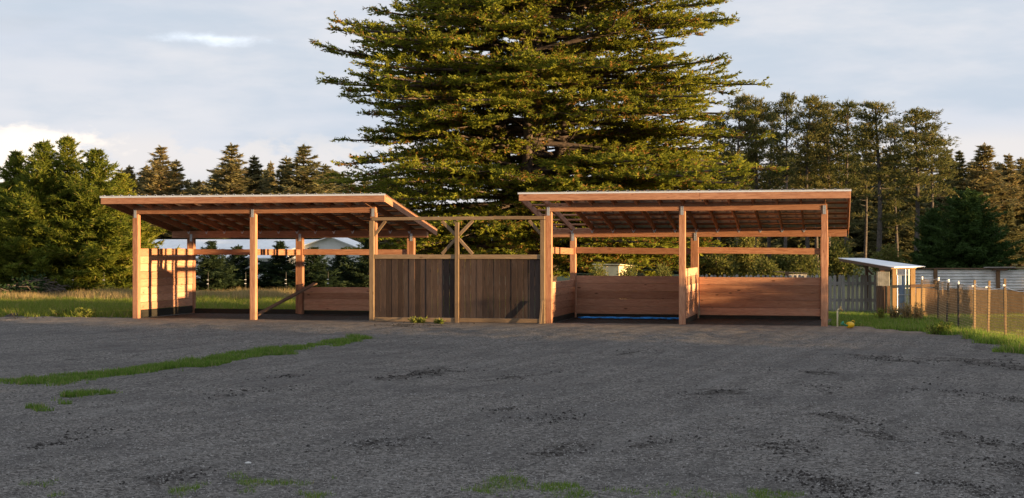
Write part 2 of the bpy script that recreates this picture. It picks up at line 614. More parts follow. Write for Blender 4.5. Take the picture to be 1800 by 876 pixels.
def masks(x, y):
    u, v = to_uv(x, y)
    nz = vnoise(x, y, .9, 3) - .5
    nf = vnoise(x, y, .25, 4) - .5
    sd, sp = strip_dist(x, y)
    wdt = .62 - .12 * sp
    g_strip = sstep(wdt, wdt - .45, sd + nz * .26 + nf * .40) * sstep(.27, .35, sp + nz * .05)
    brown = sstep(.55, .2, sd + nz * .3) * sstep(.30, .16, sp)
    # behind and left of the row: the meadow
    back = sstep(-.15, .25, v - .25 + nz * .5 - .8 * np.clip(u + .4, -1, 0) * 0)
    left = ((u < -.25)) * sstep(.1, .5, v + .15 + nz * .4 + nf * .2)
    behind = sstep(3.25, 3.5, v + nf * .2)
    right = (u > 16.4) * sstep(-.0, .45, v + .35 + nz * .6)
    ex = np.interp(y, EDGE_Y, EDGE_X)
    rside = sstep(-.1, .35, x - ex + nz * .6 + nf * .3) * (y < 31.5) * (y > 3)
    field = np.clip(np.maximum.reduce([left, behind, right, rside]), 0, 1)
    # tufts at the photographer's feet
    feet = sstep(10.0, 9.5, y + nz * .8 + nf * .9) * sstep(.55, .8, vnoise(x, y, 1.1, 9)) * .5
    feet = np.maximum(feet, sstep(9.0, 8.3, y + nz))
    spots = np.zeros(np.shape(x))
    for px, py, r in ((150, 693, .13), (75, 716, .09), (190, 690, .08), (735, 566, .3), (860, 858, .22), (1000, 862, .2), (330, 866, .14), (430, 868, .16), (520, 868, .12), (75, 866, .10), (1345, 868, .08)):
        d = FPX * EYE / (py - 440)
        X = (px - 900) / FPX * d
        spots = np.maximum(spots, sstep(r * 1.3, r * .4, np.hypot((x - X), (y - d) * .45) + nf * .5) * .95)
    grass = np.clip(np.maximum.reduce([g_strip, field, feet, spots * .8]), 0, 1)
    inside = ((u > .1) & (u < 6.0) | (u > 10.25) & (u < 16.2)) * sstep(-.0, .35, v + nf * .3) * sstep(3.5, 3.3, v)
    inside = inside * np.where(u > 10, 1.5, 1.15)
    turned = np.zeros(np.shape(x))
    for px, py, r, k in CLODS:
        d = FPX * EYE / (py - 440)
        X = (px - 900) / FPX * d
        ca = .36 if px < 1300 else -.2
        q = np.hypot((x - X - ca * (y - d)) / (r * .75), (y - d) / (r * 2.3))
        turned = np.maximum(turned, sstep(1.05, .1, q + nf * 1.6 + nz * .8) * .88)
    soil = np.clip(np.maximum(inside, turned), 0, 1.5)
    # trampled brown earth by the spigot and before the row, there with painted sunlight
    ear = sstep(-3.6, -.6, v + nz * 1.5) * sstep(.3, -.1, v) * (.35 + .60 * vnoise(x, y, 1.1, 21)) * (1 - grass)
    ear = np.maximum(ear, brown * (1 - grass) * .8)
    pile = sstep(1.6, .5, np.hypot((u - 6.9) * .6, (v + .9) * 1.0) + nz)
    ear = np.maximum(ear, pile * .6)
    ear = np.maximum(ear, sstep(10.5, 7.5, np.hypot(x - .9, y - 62) + nz * 2) * .9)
    grass = grass * (1 - sstep(10.5, 7.5, np.hypot(x - .9, y - 62)))
    ear = np.maximum(ear, sstep(1.8, .6, np.hypot((u - 17.4) * .55, v + .6) + nz) * .9 * (1 - grass))
    dry = sstep(44.5, 48.5, y + nz * 2) * sstep(63, 54, y) * (x < -2) * .7
    return grass, soil, np.clip(ear, 0, 1) * np.clip(1 - soil, 0, 1), dry


def ground_h(x, y):
    h = (vnoise(x, y, 2.6, 1) - .5) * .05 + (vnoise(x, y, .8, 2) - .5) * .026 + (vnoise(x, y, .3, 5) - .5) * .022
    h = h + (vnoise(x + y * .3, y * .8, .16, 6) - .5) * .014
    u, v = to_uv(x, y)
    near_row = sstep(-.5, -1.6, v)
    calm = np.where((u > -1) & (u < 17.5), .25 + .75 * near_row, 1.0)
    far = sstep(60, 200, np.hypot(x, y))
    return h * calm * (1 - far)


def ground_grid():
    def axis(parts):
        out = [np.arange(a, b, s) for a, b, s in parts]
        return np.concatenate(out)
    xs = axis([(-2600, -300, 400), (-300, -60, 40), (-60, -20, 4), (-20, -13, .35), (-13, 11.5, .085), (11.5, 24, .35), (24, 60, 4), (60, 300, 40), (300, 2700, 400)])
    ys = axis([(-600, -60, 60), (-60, 0, 6), (0, 8.4, .6), (8.4, 22, .075), (22, 36, .1), (36, 64, .5), (64, 150, 6), (150, 600, 50), (600, 4200, 400)])
    gx, gy = np.meshgrid(xs, ys)
    gz = ground_h(gx, gy)
    nx, ny = len(xs), len(ys)
    V = np.stack([gx, gy, gz], -1).reshape(-1, 3)
    idx = np.arange(nx * ny).reshape(ny, nx)
    q = np.stack([idx[:-1, :-1], idx[:-1, 1:], idx[1:, 1:], idx[1:, :-1]], -1).reshape(-1, 4)
    me = bpy.data.meshes.new('ground')
    me.vertices.add(len(V))
    me.vertices.foreach_set('co', V.astype(np.float32).ravel())
    me.loops.add(len(q) * 4)
    me.loops.foreach_set('vertex_index', q.astype(np.int32).ravel())
    me.polygons.add(len(q))
    me.polygons.foreach_set('loop_start', np.arange(0, len(q) * 4, 4, dtype=np.int32))
    me.polygons.foreach_set('use_smooth', np.ones(len(q), dtype=bool))
    for nm, a in zip(('grass', 'soil', 'earth_sunlit', 'dry'), masks(V[:, 0], V[:, 1])):
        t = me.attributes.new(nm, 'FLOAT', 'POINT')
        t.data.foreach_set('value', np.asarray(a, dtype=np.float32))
    me.update(calc_edges=True)
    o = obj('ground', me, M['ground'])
    tag(o, 'grey gravel yard running out into grass', 'ground', kind='structure')


ground_grid()

# ------------------------------------------------------------------ shelters
SL = 0.17


def deck(v):
    return 2.93 - SL * (v + .65)


def rib_panel(u0, u1, v0, v1, over=.004):
    """One ribbed roofing sheet (real thickness) between u0..u1."""
    prof = []
    n = max(1, round((u1 - u0) / .228))
    st = (u1 - u0) / n
    for i in range(n):
        a = u0 + i * st
        prof += [(a, 0), (a + st * .36, 0), (a + st * .43, .019), (a + st * .57, .019), (a + st * .64, 0)]
    prof.append((u1, 0))
    V, F = [], []
    rows = [v0, v1]
    for th in (0.0, -.0038):
        for v in rows:
            for a, h in prof:
                V.append((a, v, deck(v) + over + h + th))
    k = len(prof)
    for i in range(k - 1):
        F.append((i, i + 1, k + i + 1, k + i))
        F.append((2 * k + i + 1, 2 * k + i, 3 * k + i, 3 * k + i + 1))
        F.append((i + 1, i, 2 * k + i, 2 * k + i + 1))
        F.append((k + i, k + i + 1, 3 * k + i + 1, 3 * k + i))
    return mesh_py('roof_panel', V, F)


def plate_mesh():
    """Galvanised post cap: two nailed side plates in front, as one strap with holes marked by bolt heads."""
    g = bmesh.new()
    bmesh.ops.create_cube(g, size=1.0, matrix=Matrix.Diagonal((.066, .004, .19, 1)))
    for z in (-.075, -.03, .03, .075):
        for x in (-.022, .022):
            bmesh.ops.create_cone(g, cap_ends=True, segments=6, radius1=.008, radius2=.007, depth=.008,
                                  matrix=Matrix.Translation((x, -.005, z)) @ Matrix.Rotation(math.pi / 2, 4, 'X'))
    me = bpy.data.meshes.new('post_bracket')
    g.to_mesh(me)
    g.free()
    me.materials.append(M['galv'])
    return me


def tie_mesh():
    V = [(-.05, 0, .03), (-.032, 0, .03), (0, 0, -.035), (.032, 0, .03), (.05, 0, .03), (.012, 0, -.06), (-.012, 0, -.06)]
    V = V + [(x, .003, z) for x, y, z in V]
    F = [(0, 1, 2, 6), (2, 3, 4, 5), (2, 5, 6), (13, 9, 8, 7), (12, 11, 10, 9), (13, 12, 9)]
    for i in range(7):
        j = (i + 1) % 7
        F.append((i + 7, j + 7, j, i))
    me = mesh_py('rafter_tie', V, F)
    me.materials.append(M['galv'])
    return me


BR, TIE = plate_mesh(), tie_mesh()


def shelter(label, u_off, posts, ov_l, ov_r, bare_left=False):
    t = thing('wooden_shelter', label, 'shelter', row(u_off, 0), -TH, 'open fronted timber shelters')
    F_, P = M['fir'], t
    u0, u1 = posts[0] - ov_l, posts[-1] + ov_r
    VB, VF, VE = 3.05, -.65, 3.70
    fb = 2.52                                      # front beam underside
    bb = 1.97                                      # back beam underside
    for u in posts:
        board('post', F_, (u, 0, -.25), (u, 0, fb), .14, .14, (0, 1, 0), P, .002, .006)
        board('post', F_, (u, VB, -.25), (u, VB, bb), .14, .14, (0, 1, 0), P, .002, .006)
        b = link(bpy.data.objects.new('post_bracket', BR), P)
        b.location = (u, -.074, fb + .005)
        b = link(bpy.data.objects.new('post_bracket', BR), P)
        b.location = (u, VB - .074, bb + .005)
        if u > posts[0] + .1 or not bare_left:
            board('cleat', F_, (u - .095, VB - .03, .02), (u - .095, VB - .03, bb - .02), .09, .04, (0, 1, 0), P, .002)
    # beams, in lengths that butt over a post
    for z0, v in ((fb, 0), (bb, VB)):
        for a, b in ((u0 + .05 if v else posts[0] - .06, posts[1]), (posts[1], u1 - .05 if v else posts[-1] + .06)):
            board('beam', F_, (a, v, z0 + .093), (b - .004, v, z0 + .093), .185, .135, (0, 0, 1), P, .001)
    # rafters under purlins
    n = 15
    for i in range(n):
        u = u0 + .02 + (u1 - u0 - .04) * i / (n - 1)
        rake = i in (0, n - 1)
        w = .165 if rake else .14
        dz = -.042 - w / 2 + (.036 if rake else 0)
        va, vb = VF + .042, VE
        board('rake_board' if rake else 'rafter', F_, (u, va, deck(va) + dz), (u, vb, deck(vb) + dz), w, .038, (0, 0, 1), P, .001)
        if not rake and i > 0:
            tie = link(bpy.data.objects.new('rafter_tie', TIE), P)
            tie.location = (u, VB - .073, bb + .165)
    k = 8
    for i in range(k):
        v = VF + .09 + (VE - VF - .14) * i / (k - 1)
        board('purlin', F_, (u0 + .045, v, deck(v) - .021), (u1 - .045, v, deck(v) - .021), .088, .036, (0, 1, -SL), P, .001)
    # front and back fascia, two lengths each
    mid = (u0 + u1) / 2 + .4
    for v, h in ((VF + .02, .175), (VE + .022, .12)):
        for a, b in ((u0, mid - .002), (mid + .002, u1)):
            board('fascia', F_, (a, v, deck(v) - .004 - h / 2), (b, v, deck(v) - .004 - h / 2), h, .038, (0, 0, 1), P, .0015)
    s0 = u0 + (1.0 if bare_left else -.02)
    npan = 8 if not bare_left else 7
    for i in range(npan):
        a = s0 + (u1 + .02 - s0) * i / npan
        b = s0 + (u1 + .02 - s0) * (i + 1) / npan
        obj('roof_panel', rib_panel(a + .001, b - .001, VF - .035, VE + .06), M['roof_metal'], P)
    g = Geo()
    yy, zz = VF - .006, deck(VF)
    V = [(u0 - .022, yy, zz - .034), (u1 + .022, yy, zz - .034), (u1 + .022, yy, zz + .003), (u0 - .022, yy, zz + .003)]
    V += [(x, y + .0025, z) for x, y, z in V]
    g.add((V, [(0, 1, 2, 3), (7, 6, 5, 4), (0, 4, 5, 1), (1, 5, 6, 2), (2, 6, 7, 3), (3, 7, 4, 0)]))
    g.build('drip_edge', M['drip'], P)
    if bare_left:
        g = Geo()
        V = [(u0 - .02, VF - .03, deck(VF) + .006), (s0, VF - .03, deck(VF) + .006), (s0, VF + .16, deck(VF + .16) + .006), (u0 - .02, VF + .16, deck(VF + .16) + .006)]
        V += [(x, y, z - .002) for x, y, z in V]
        g.add((V, [(0, 1, 2, 3), (7, 6, 5, 4), (0, 4, 5, 1), (1, 5, 6, 2), (2, 6, 7, 3), (3, 7, 4, 0)]))
        g.build('edge_flashing', M['roof_metal'], P)
    return t


def wall(P, a, b, z0, z1, n, mat, name='wall_plank', t=.038, jit=.006, split=0.0):
    """n horizontal planks stacked from z0 to z1 between plan points a and b (local coordinates)."""
    a, b = Vector((*a, 0)), Vector((*b, 0))
    h = (z1 - z0) / n
    for i in range(n):
        z = z0 + h * (i + .5)
        sa, sb = random.uniform(-.006, .006), random.uniform(-.006, .006)
        d = (b - a).normalized()
        if split and random.random() < split:
            m = a.lerp(b, random.uniform(.35, .65))
            board(name, mat, a + d * sa + Vector((0, 0, z)), m - d * .002 + Vector((0, 0, z)), h - .0015, t, (0, 0, 1), P, jit, .009)
            board(name, mat, m + d * .002 + Vector((0, 0, z)), b + d * sb + Vector((0, 0, z)), h - .0015, t, (0, 0, 1), P, jit, .009)
        else:
            board(name, mat, a + d * sa + Vector((0, 0, z)), b + d * sb + Vector((0, 0, z)), h - random.uniform(.0008, .003), t, (0, 0, 1), P, jit, .009)


left = shelter('open timber shelter left of the dark gate, with a tall plank side wall', 0.0, (0.0, 3.03, 6.02), .594, .47)
FR = M['fir_rough']
wall(left, (.035, .085), (.035, 2.97), .20, 1.69, 8, FR, split=.35)
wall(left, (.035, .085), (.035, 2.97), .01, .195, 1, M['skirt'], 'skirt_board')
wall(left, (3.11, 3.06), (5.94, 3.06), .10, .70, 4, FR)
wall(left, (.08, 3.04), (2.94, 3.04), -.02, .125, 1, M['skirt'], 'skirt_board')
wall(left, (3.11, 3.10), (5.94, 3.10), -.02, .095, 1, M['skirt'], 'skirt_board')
for a, b in (((.075, 3.02), (2.955, 3.02)), ((3.105, 3.02), (5.95, 3.02)), ((3.03, .075), (3.03, 2.975))):
    board('rail', M['fir'], (*a, 1.605), (*b, 1.595), .145, .038, (0, 0, 1), left, .002)

right = shelter('open timber shelter right of the dark gate, with low plank walls', 10.17, (0.0, 3.01, 6.08), .555, .54, True)
wall(right, (.08, 3.04), (2.93, 3.04), .085, 1.02, 5, FR)
wall(right, (3.10, 3.04), (6.00, 3.04), .08, 1.0, 5, FR)
wall(right, (.04, .09), (.04, 2.97), .12, .93, 5, FR)
wall(right, (3.05, .085), (3.05, 2.95), .12, 1.24, 6, FR)
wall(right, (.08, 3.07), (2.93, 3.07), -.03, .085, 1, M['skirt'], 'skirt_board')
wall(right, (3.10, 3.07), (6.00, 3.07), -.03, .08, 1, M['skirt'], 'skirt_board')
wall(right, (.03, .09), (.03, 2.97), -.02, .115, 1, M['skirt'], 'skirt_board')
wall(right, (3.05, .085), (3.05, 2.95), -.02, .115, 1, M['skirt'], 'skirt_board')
for a, b in (((.075, 3.02), (2.935, 3.02)), ((3.085, 3.02), (6.005, 3.02)), ((.0, .075), (.0, 2.975))):
    board('rail', M['fir'], (*a, 1.65), (*b, 1.62), .15, .038, (0, 0, 1), right, .002)

# ------------------------------------------------------------------ gate between the shelters
gate = thing('board_gate', 'dark brown vertical board gate with cross braced top frame between the shelters', 'gate', row(6.03, -.16), -TH)
G = M['treated']
GW = 4.03
board('post', G, (0, 0, -.2), (0, 0, 2.33), .11, .11, (0, 1, 0), gate, .002)
board('post', G, (GW, 0, -.2), (GW, 0, 2.33), .10, .10, (0, 1, 0), gate, .002)
board('post', G, (GW / 2 + .02, -.01, -.1), (GW / 2 + .02, -.01, 2.285), .09, .09, (0, 1, 0), gate, .002)
board('top_bar', G, (.0, -.01, 2.372), (2.9, -.01, 2.378), .075, .09, (0, 0, 1), gate, .001)
board('top_bar', G, (2.904, -.01, 2.385), (GW + .05, -.01, 2.378), .075, .09, (0, 0, 1), gate, .001)
MX = GW / 2 + .02
for x0, z0, x1, z1 in ((.05, 1.99, .32, 2.325), (GW - .32, 2.325, GW - .05, 2.02), (MX - .37, 2.325, MX - .045, 2.00), (MX + .37, 2.325, MX + .045, 2.00),
                       (MX - .36, 1.56, MX - .045, 1.90), (MX + .36, 1.56, MX + .045, 1.90)):
    board('brace', G, (x0, 0.005, z0), (x1, 0.005, z1), .07, .04, (0, 0, 1), gate)
for a, b in ((.06, MX - .047), (MX + .047, GW - .052)):
    board('rail', G, (a, 0, 1.50), (b, 0, 1.50), .10, .07, (0, 0, 1), gate, .001)
    board('rail', G, (a, 0, .055), (b, 0, .055), .095, .07, (0, 0, 1), gate, .001)
    board('rail', G, (a, .05, .80), (b, .05, .80), .09, .04, (0, 0, 1), gate, .001)
    n = 14
    w = (b - a) / n
    for i in range(n):
        x = a + w * (i + .5)
        board('gate_board', M['dark_board'], (x, .012 + (i % 3) * .003, .106), (x, .012 + (i % 3) * .003, 1.447), w - random.uniform(.003, .010), .019, (1, 0, 0), gate, .002, .002)

lb = board('leaning_plank', M['old_wood'], row(2.50, 1.38, .035), row(3.47, 2.96, .80), .14, .038, E1 * .9 - E2 * .3, None, 0)
tag(lb, 'single weathered plank leaning on the low wall of the left shelter', 'plank')
rz = board('gate_prop', G, row(10.03, -.34, -.02), row(10.06, -.235, .52), .05, .03, E1, None, 0)
tag(rz, 'short wooden stake propped against the right gate post', 'stake')

# ------------------------------------------------------------------ small things near the shelters
def blue_tarp():
    path, rad = [], []
    for i in range(26):
        f = i / 25
        u = 10.45 + f * 2.62
        path.append(row(u, 2.15 + random.uniform(-.03, .03), .030 + random.uniform(0, .012)))
        rad.append(.018 + .012 * abs(math.sin(f * 11 + 1)) * (.4 + .6 * random.random()))
    rad[0] = rad[-1] = .01
    return tag(Geo().add(tube(path, rad, 7)).build('rolled_tarp', M['blue_tarp'], None, True), 'rolled blue tarp lying along the floor of the right shelter', 'tarp')


blue_tarp()

sp = thing('water_spigot', 'ivory plastic standpipe with tap beside the right end post', 'spigot', (6.99, 30.55, 0))
Geo().add(tube([(0, 0, -.1), (0, 0, .35), (.006, 0, .372), (.03, 0, .382)], [.017, .017, .017, .017], 8)).build('pipe', M['pvc'], sp, True)
g = Geo().add(tube([(.03, 0, .382), (.085, 0, .382)], [.02, .019], 8)).add(tube([(.085, 0, .385), (.10, -.004, .37), (.102, -.004, .335)], [.016, .014, .013], 8))
tapo = g.build('tap', M['brass'], sp, True)
Geo().add(tube([(.065, 0, .395), (.065, 0, .425)], [.006, .006], 6)).add(tube([(.065, 0, .425), (.065, 0, .434)], [.022, .022], 8)).build('handle', M['brass'], tapo)


def toy_can():
    t = thing('watering_can', 'yellow and green plastic watering can lying by the spigot', 'watering can', (7.16, 30.1, .0), math.radians(20))
    t.scale = (.85, .85, .85)
    g = Geo()
    prof = [(-.085, .045), (-.082, .07), (-.04, .082), (.02, .08), (.07, .066), (.085, .058), (.087, .03)]
    g.add(tube([(x, 0, .078) for x, r in prof], [r for x, r in prof], 12))
    b = g.build('body', M['yellow_plastic'], t, True)
    Geo().add(tube([(.03, -.0, .14), (.05, 0, .185), (.10, 0, .19), (.12, 0, .15), (.085, 0, .10)], [.011] * 5, 7)).build('handle', M['yellow_plastic'], t, True)
    Geo().add(tube([(-.07, 0, .06), (-.14, .0, .075), (-.20, 0, .11)], [.025, .020, .016], 8)).build('spout', M['green_plastic'], t, True)
    Geo().add(tube([(-.195, 0, .108), (-.235, 0, .132), (-.24, 0, .135)], [.018, .055, .05], 10)).build('rose', M['green_plastic'], t, True)


toy_can()

# ------------------------------------------------------------------ grey picket fence
pf = thing('picket_fence', 'weathered grey picket fence behind the right shelter', 'fence', (5.0, 39.5, 0))


def picket_mesh(h, w):
    V = [(-w / 2, 0, -.1), (w / 2, 0, -.1), (w / 2, 0, h - .03), (w * .22, 0, h), (-w * .22, 0, h), (-w / 2, 0, h - .03)]
    V = V + [(x, .019, z) for x, y, z in V]
    F = [tuple(range(6)), tuple(range(11, 5, -1))] + [(i + 6, (i + 1) % 6 + 6, (i + 1) % 6, i) for i in range(6)]
    # local X must run with the grain: the mesh stands, so the picket object is turned instead
    V = [(z, x, y) for x, y, z in V]
    me = mesh_py('picket', V, F)
    me.materials.append(M['grey_wood'])
    return me


pks = [picket_mesh(.95 + random.uniform(-.03, .03), .082 + random.uniform(-.006, .006)) for _ in range(7)]
NP = 44
for i in range(NP):
    x = .05 + i * .119
    o = link(bpy.data.objects.new('picket', random.choice(pks)), pf)
    m = Matrix(((0, 1, 0), (0, 0, 1), (1, 0, 0))).to_4x4()
    o.matrix_local = Matrix.Translation((x, random.uniform(-.006, .006) - x * .12, 0)) @ Matrix.Rotation(random.gauss(0, .018), 4, 'Y') @ m
for z in (.28, .74):
    board('rail', M['grey_wood'], (-.05, .045, z), (5.25, .045 - 5.3 * .12, z), .085, .038, (0, 0, 1), pf)
for x in (.0, 2.6, 5.18):
    board('post', M['old_wood'], (x, .12 - x * .12, -.2), (x, .12 - x * .12, 1.05 if x < 5 else 1.12), .09, .09, (0, 1, 0), pf)

# ------------------------------------------------------------------ coop with lean-to roof
coop = thing('animal_coop', 'small lean to coop with pale metal roof and blue grey gate', 'coop', (9.7, 36.0, 0))


def cl(px, py, d):
    p = at(px, py, d)
    return (p.x - 9.7, p.y - 36.0, p.z)


A, B, C, D = cl(1473, 453.5, 39.2), cl(1524, 454, 40.2), cl(1627, 468.5, 36.6), cl(1572, 470.2, 36.0)


def slab(name, mat, quad, th, parent, ribs=0):
    """A sheet spanned between four corners, ribbed across, with thickness."""
    q = [Vector(p) for p in quad]
    V, F = [], []
    n = max(1, ribs * 4)
    for dz in (0, -th):
        for s in (0, 1):
            for i in range(n + 1):
                f = i / n
                a = q[0].lerp(q[3], f) if s == 0 else q[1].lerp(q[2], f)
                h = .012 * (i % 4 in (1, 2)) if ribs else 0
                V.append(a + Vector((0, 0, h + dz)))
    k = n + 1
    for i in range(n):
        F += [(i, i + 1, k + i + 1, k + i), (2 * k + i + 1, 2 * k + i, 3 * k + i, 3 * k + i + 1), (i + 1, i, 2 * k + i, 2 * k + i + 1), (k + i, k + i + 1, 3 * k + i + 1, 3 * k + i)]
    F += [(0, k, 3 * k, 2 * k), (n + k, n, n + 2 * k, n + 3 * k)]
    return obj(name, mesh_py(name, V, F), mat, parent)


slab('metal_roof', M['roof_metal'], (A, B, C, D), .012, coop, 0)
for p, q in ((A, D), (B, C)):
    p, q = Vector(p), Vector(q)
    board('rafter', M['old_wood'], p.lerp(q, .04) - Vector((0, 0, .05)), p.lerp(q, .96) - Vector((0, 0, .05)), .07, .04, (0, 0, 1), coop)


def cpost(px0, px1, ytop, d, mat, z0=-.2, name='post', t=.09):
    a = at((px0 + px1) / 2, ytop, d)
    w = (px1 - px0) / FPX * d
    return board(name, mat, (a.x - 9.7, a.y - 36.0, z0), (a.x - 9.7, a.y - 36.0, a.z), w, t, (1, 0, 0), coop, .002)


cpost(1568, 1575, 471, 35.95, M['yellow_wood'])
cpost(1599.5, 1608, 470, 35.95, M['yellow_wood'])
cpost(1546, 1554, 473, 36.6, M['old_wood'])
cpost(1521, 1526, 462, 39.6, M['old_wood'])
board('beam', M['yellow_wood'], cl(1566, 472.2, 35.9), cl(1610, 471.8, 35.9), .035, .06, (0, 0, 1), coop)
board('beam', M['old_wood'], cl(1546, 474, 36.5), cl(1568, 474.5, 36.0), .06, .05, (0, 0, 1), coop)
board('brace', M['old_wood'], cl(1519, 468, 39.5), cl(1534, 483, 39.4), .05, .035, (0, 0, 1), coop)


def corrugated(x0, x1, z0, z1, pitch=.068, depth=.018, vertical=False, seg=8):
    """Corrugated sheet in the XZ plane (ripples run along X, or along Z when vertical)."""
    a0, a1 = (x0, x1) if vertical else (z0, z1)
    n = int((a1 - a0) / pitch * seg)
    V, F = [], []
    for th in (0, .002):
        for e in (0, 1):
            for i in range(n + 1):
                f = a0 + (a1 - a0) * i / n
                y = depth / 2 * math.sin((f - a0) / pitch * 2 * math.pi) + th
                V.append((f, y, (z0, z1)[e]) if vertical else ((x0, x1)[e], y, f))
    k = n + 1
    for i in range(n):
        F += [(i, i + 1, k + i + 1, k + i), (2 * k + i + 1, 2 * k + i, 3 * k + i, 3 * k + i + 1)]
    return mesh_py('corrugated_sheet', V, F, True)


o = obj('metal_panel', corrugated(-.36, -.05, .72, 1.10, .05, .012, True), M['old_metal'], coop)
o.location = (0, .35, 0)
o.rotation_euler = (0, 0, math.radians(-8))
for i in range(4):
    x = -.35 + i * .085
    board('wall_board', M['old_wood'], (x, .34 - i * .02, -.1), (x, .34 - i * .02, .74), .08, .02, (1, 0, 0), coop, .003)
gt = obj('gate_panel', corrugated(.03, .22, .02, 1.02, .05, .008, True), M['blue_door'], coop)
gt.location = (0, -.06, 0)
gf = Geo()
for x in (.03, .235, .32, .415):
    gf.add(tube([(x, -.085, .02), (x, -.085, 1.17 if x > .1 else 1.02)], [.011, .011], 6))
for z in (.03, .52, 1.02, 1.17):
    gf.add(tube([(.03 if z < 1.1 else .235, -.085, z), (.415, -.085, z)], [.010, .010], 6))
gf.build('gate_frame', M['galv'], coop)
o = obj('metal_panel', corrugated(.03, .42, 1.02, 1.17, .05, .008, True), M['corr'], coop)
o.location = (0, .03, 0)
board('corner_trim', M['white_paint'], (.012, -.07, .98), (.012, -.07, 1.18), .03, .02, (1, 0, 0), coop)
for i, (px0, px1) in enumerate(((1601, 1609), (1610.5, 1618), (1619, 1626))):
    cpost(px0, px1, (503, 507, 506)[i], 35.8, M['yellow_wood'], -.1, 'side_board', .025)
board('cross_rail', M['old_wood'], cl(1600, 503, 35.7), cl(1642, 502, 35.7), .075, .05, (0, 0, 1), coop)

# ------------------------------------------------------------------ corrugated sheet fence
cf = thing('metal_fence', 'pale corrugated metal fence with brown posts on the right', 'fence', (10.75, 38.0, 0))
edges = (0.0, .55, 2.22, 3.9, 5.6, 7.3, 9.0)
for a, b in zip(edges[:-1], edges[1:]):
    o = obj('corrugated_sheet', corrugated(a + .005, b - .005, .45 + random.uniform(-.01, .01), 1.125 + random.uniform(-.012, .012), .076, .040), M['corr'], cf)
    o.rotation_euler = (0, random.uniform(-.004, .004), 0)
for x in edges[1:]:
    board('post', M['panel_wood'], (x, -.05, -.2), (x, -.05, 1.135), .095, .06, (1, 0, 0), cf, .002)
for a, b in zip(edges[:-1], edges[1:]):
    board('top_rail', M['old_wood'], (a, -.02, 1.155 + random.uniform(-.004, .004)), (b - .006, -.02, 1.155 + random.uniform(-.004, .004)), .03, .09, (0, 0, 1), cf)
board('cap_board', M['grey_wood'], (1.86, -.06, 1.185), (2.66, -.06, 1.19), .03, .2, (0, 0, 1), cf)
board('cap_block', M['old_wood'], (2.05, -.10, 1.135), (2.45, -.10, 1.135), .06, .06, (0, 0, 1), cf)

# ------------------------------------------------------------------ low brown board fence in front of it
bf = thing('low_board_fence', 'low brown upright board fence in front of the corrugated metal fence', 'fence', (10.35, 36.2, 0))
x = 0.0
while x < 9.2:
    w = random.uniform(.16, .42)
    hh = .66 + random.uniform(-.025, .02)
    board('fence_board', random.choice((M['panel_wood'], M['panel_wood'], M['old_wood'] if x < .6 else M['panel_wood'])), (x + w / 2, 0, -.1), (x + w / 2, 0, hh), w - .006, .016, (1, 0, 0), bf, .005)
    x += w
board('rail', M['old_wood'], (0, .035, .5), (9.3, .035, .5), .07, .04, (0, 0, 1), bf)

# ------------------------------------------------------------------ wire garden fence running towards the camera
wf = thing('wire_fence', 'wire mesh garden fence with stakes along the right grass edge', 'fence', (9.53, 31.2, 0))
WP = [(10.18, 35.4), (9.95, 33.2), (9.53, 31.2), (9.42, 30.0), (9.10, 28.0), (8.90, 26.6), (8.85, 25.5), (8.72, 23.8), (8.45, 21.6), (8.2, 19.4)]
WO = Vector((9.53, 31.2, 0))
kinds = ('steel', 'steel', 'steel', 'steel', 'lath', 'lath', 'lath', 'steel', 'lath', 'lath')
for i, ((x, y), k) in enumerate(zip(WP, kinds)):
    h = (.98, 1.0, 1.0, .99, 1.06, 1.08, 1.14, 1.05, 1.08, 1.06)[i]
    p = Vector((x, y, 0)) - WO
    ln = Vector((random.gauss(0, .02), random.gauss(0, .02), 0))
    if k == 'steel':
        st = board('stake', M['dark_steel'], p + Vector((0, 0, -.2)), p + ln + Vector((0, 0, h)), .035, .03, (1, 0, 0), wf)
        g = Geo().add(tube([p + ln + Vector((0, 0, h - .06)), p + ln + Vector((0, 0, h + .012))], [.028, .026], 8))
        g.build('insulator', M['white_plastic'], wf)
    else:
        board('stake', M['lath'], p + Vector((0, 0, -.2)), p + ln + Vector((0, 0, h)), .042, .03, (1, 0, 0), wf)
        g = Geo().add(tube([p + Vector((-.06, -.03, h - .12)), p + Vector((-.02, -.03, h - .12))], [.02, .016], 7))
        g.build('insulator', M['white_plastic'], wf)


def wire_mesh():
    V, F = [], []

    def bar(a, b, r):
        vf = tube([a, b], [r, r], 3, False)
        base = len(V)
        V.extend(vf[0])
        F.extend(tuple(i + base for i in f) for f in vf[1])
    for (x0, y0), (x1, y1) in zip(WP[:-1], WP[1:]):
        a, b = Vector((x0, y0, 0)) - WO, Vector((x1, y1, 0)) - WO
        ln = (b - a).length
        n = max(2, int(ln / .055))
        for i in range(n):
            p = a.lerp(b, i / n)
            bar(p + Vector((0, 0, .01)), p + Vector((0, 0, .93)), .0016)
        for j in range(18):
            z = .02 + j * .054
            bar(a + Vector((0, 0, z)), b + Vector((0, 0, z)), .0038)
    o = obj('wire_mesh', mesh_py('wire_mesh', V, F), M['wire'], wf)
    o['kind'] = 'stuff'
    g = Geo()
    for (x0, y0), (x1, y1) in zip(WP[:-1], WP[1:]):
        a, b = Vector((x0, y0, 0)) - WO, Vector((x1, y1, 0)) - WO
        path = [a.lerp(b, f) + Vector((0, 0, .985 - .05 * math.sin(f * math.pi))) for f in (0, .25, .5, .75, 1)]
        g.add(tube(path, [.006] * 5, 5))
    g.build('top_cord', M['white_plastic'], wf)


wire_mesh()


# ------------------------------------------------------------------ foliage generators
def nrm(a):
    return a / np.maximum(np.linalg.norm(a, axis=-1, keepdims=True), 1e-9)


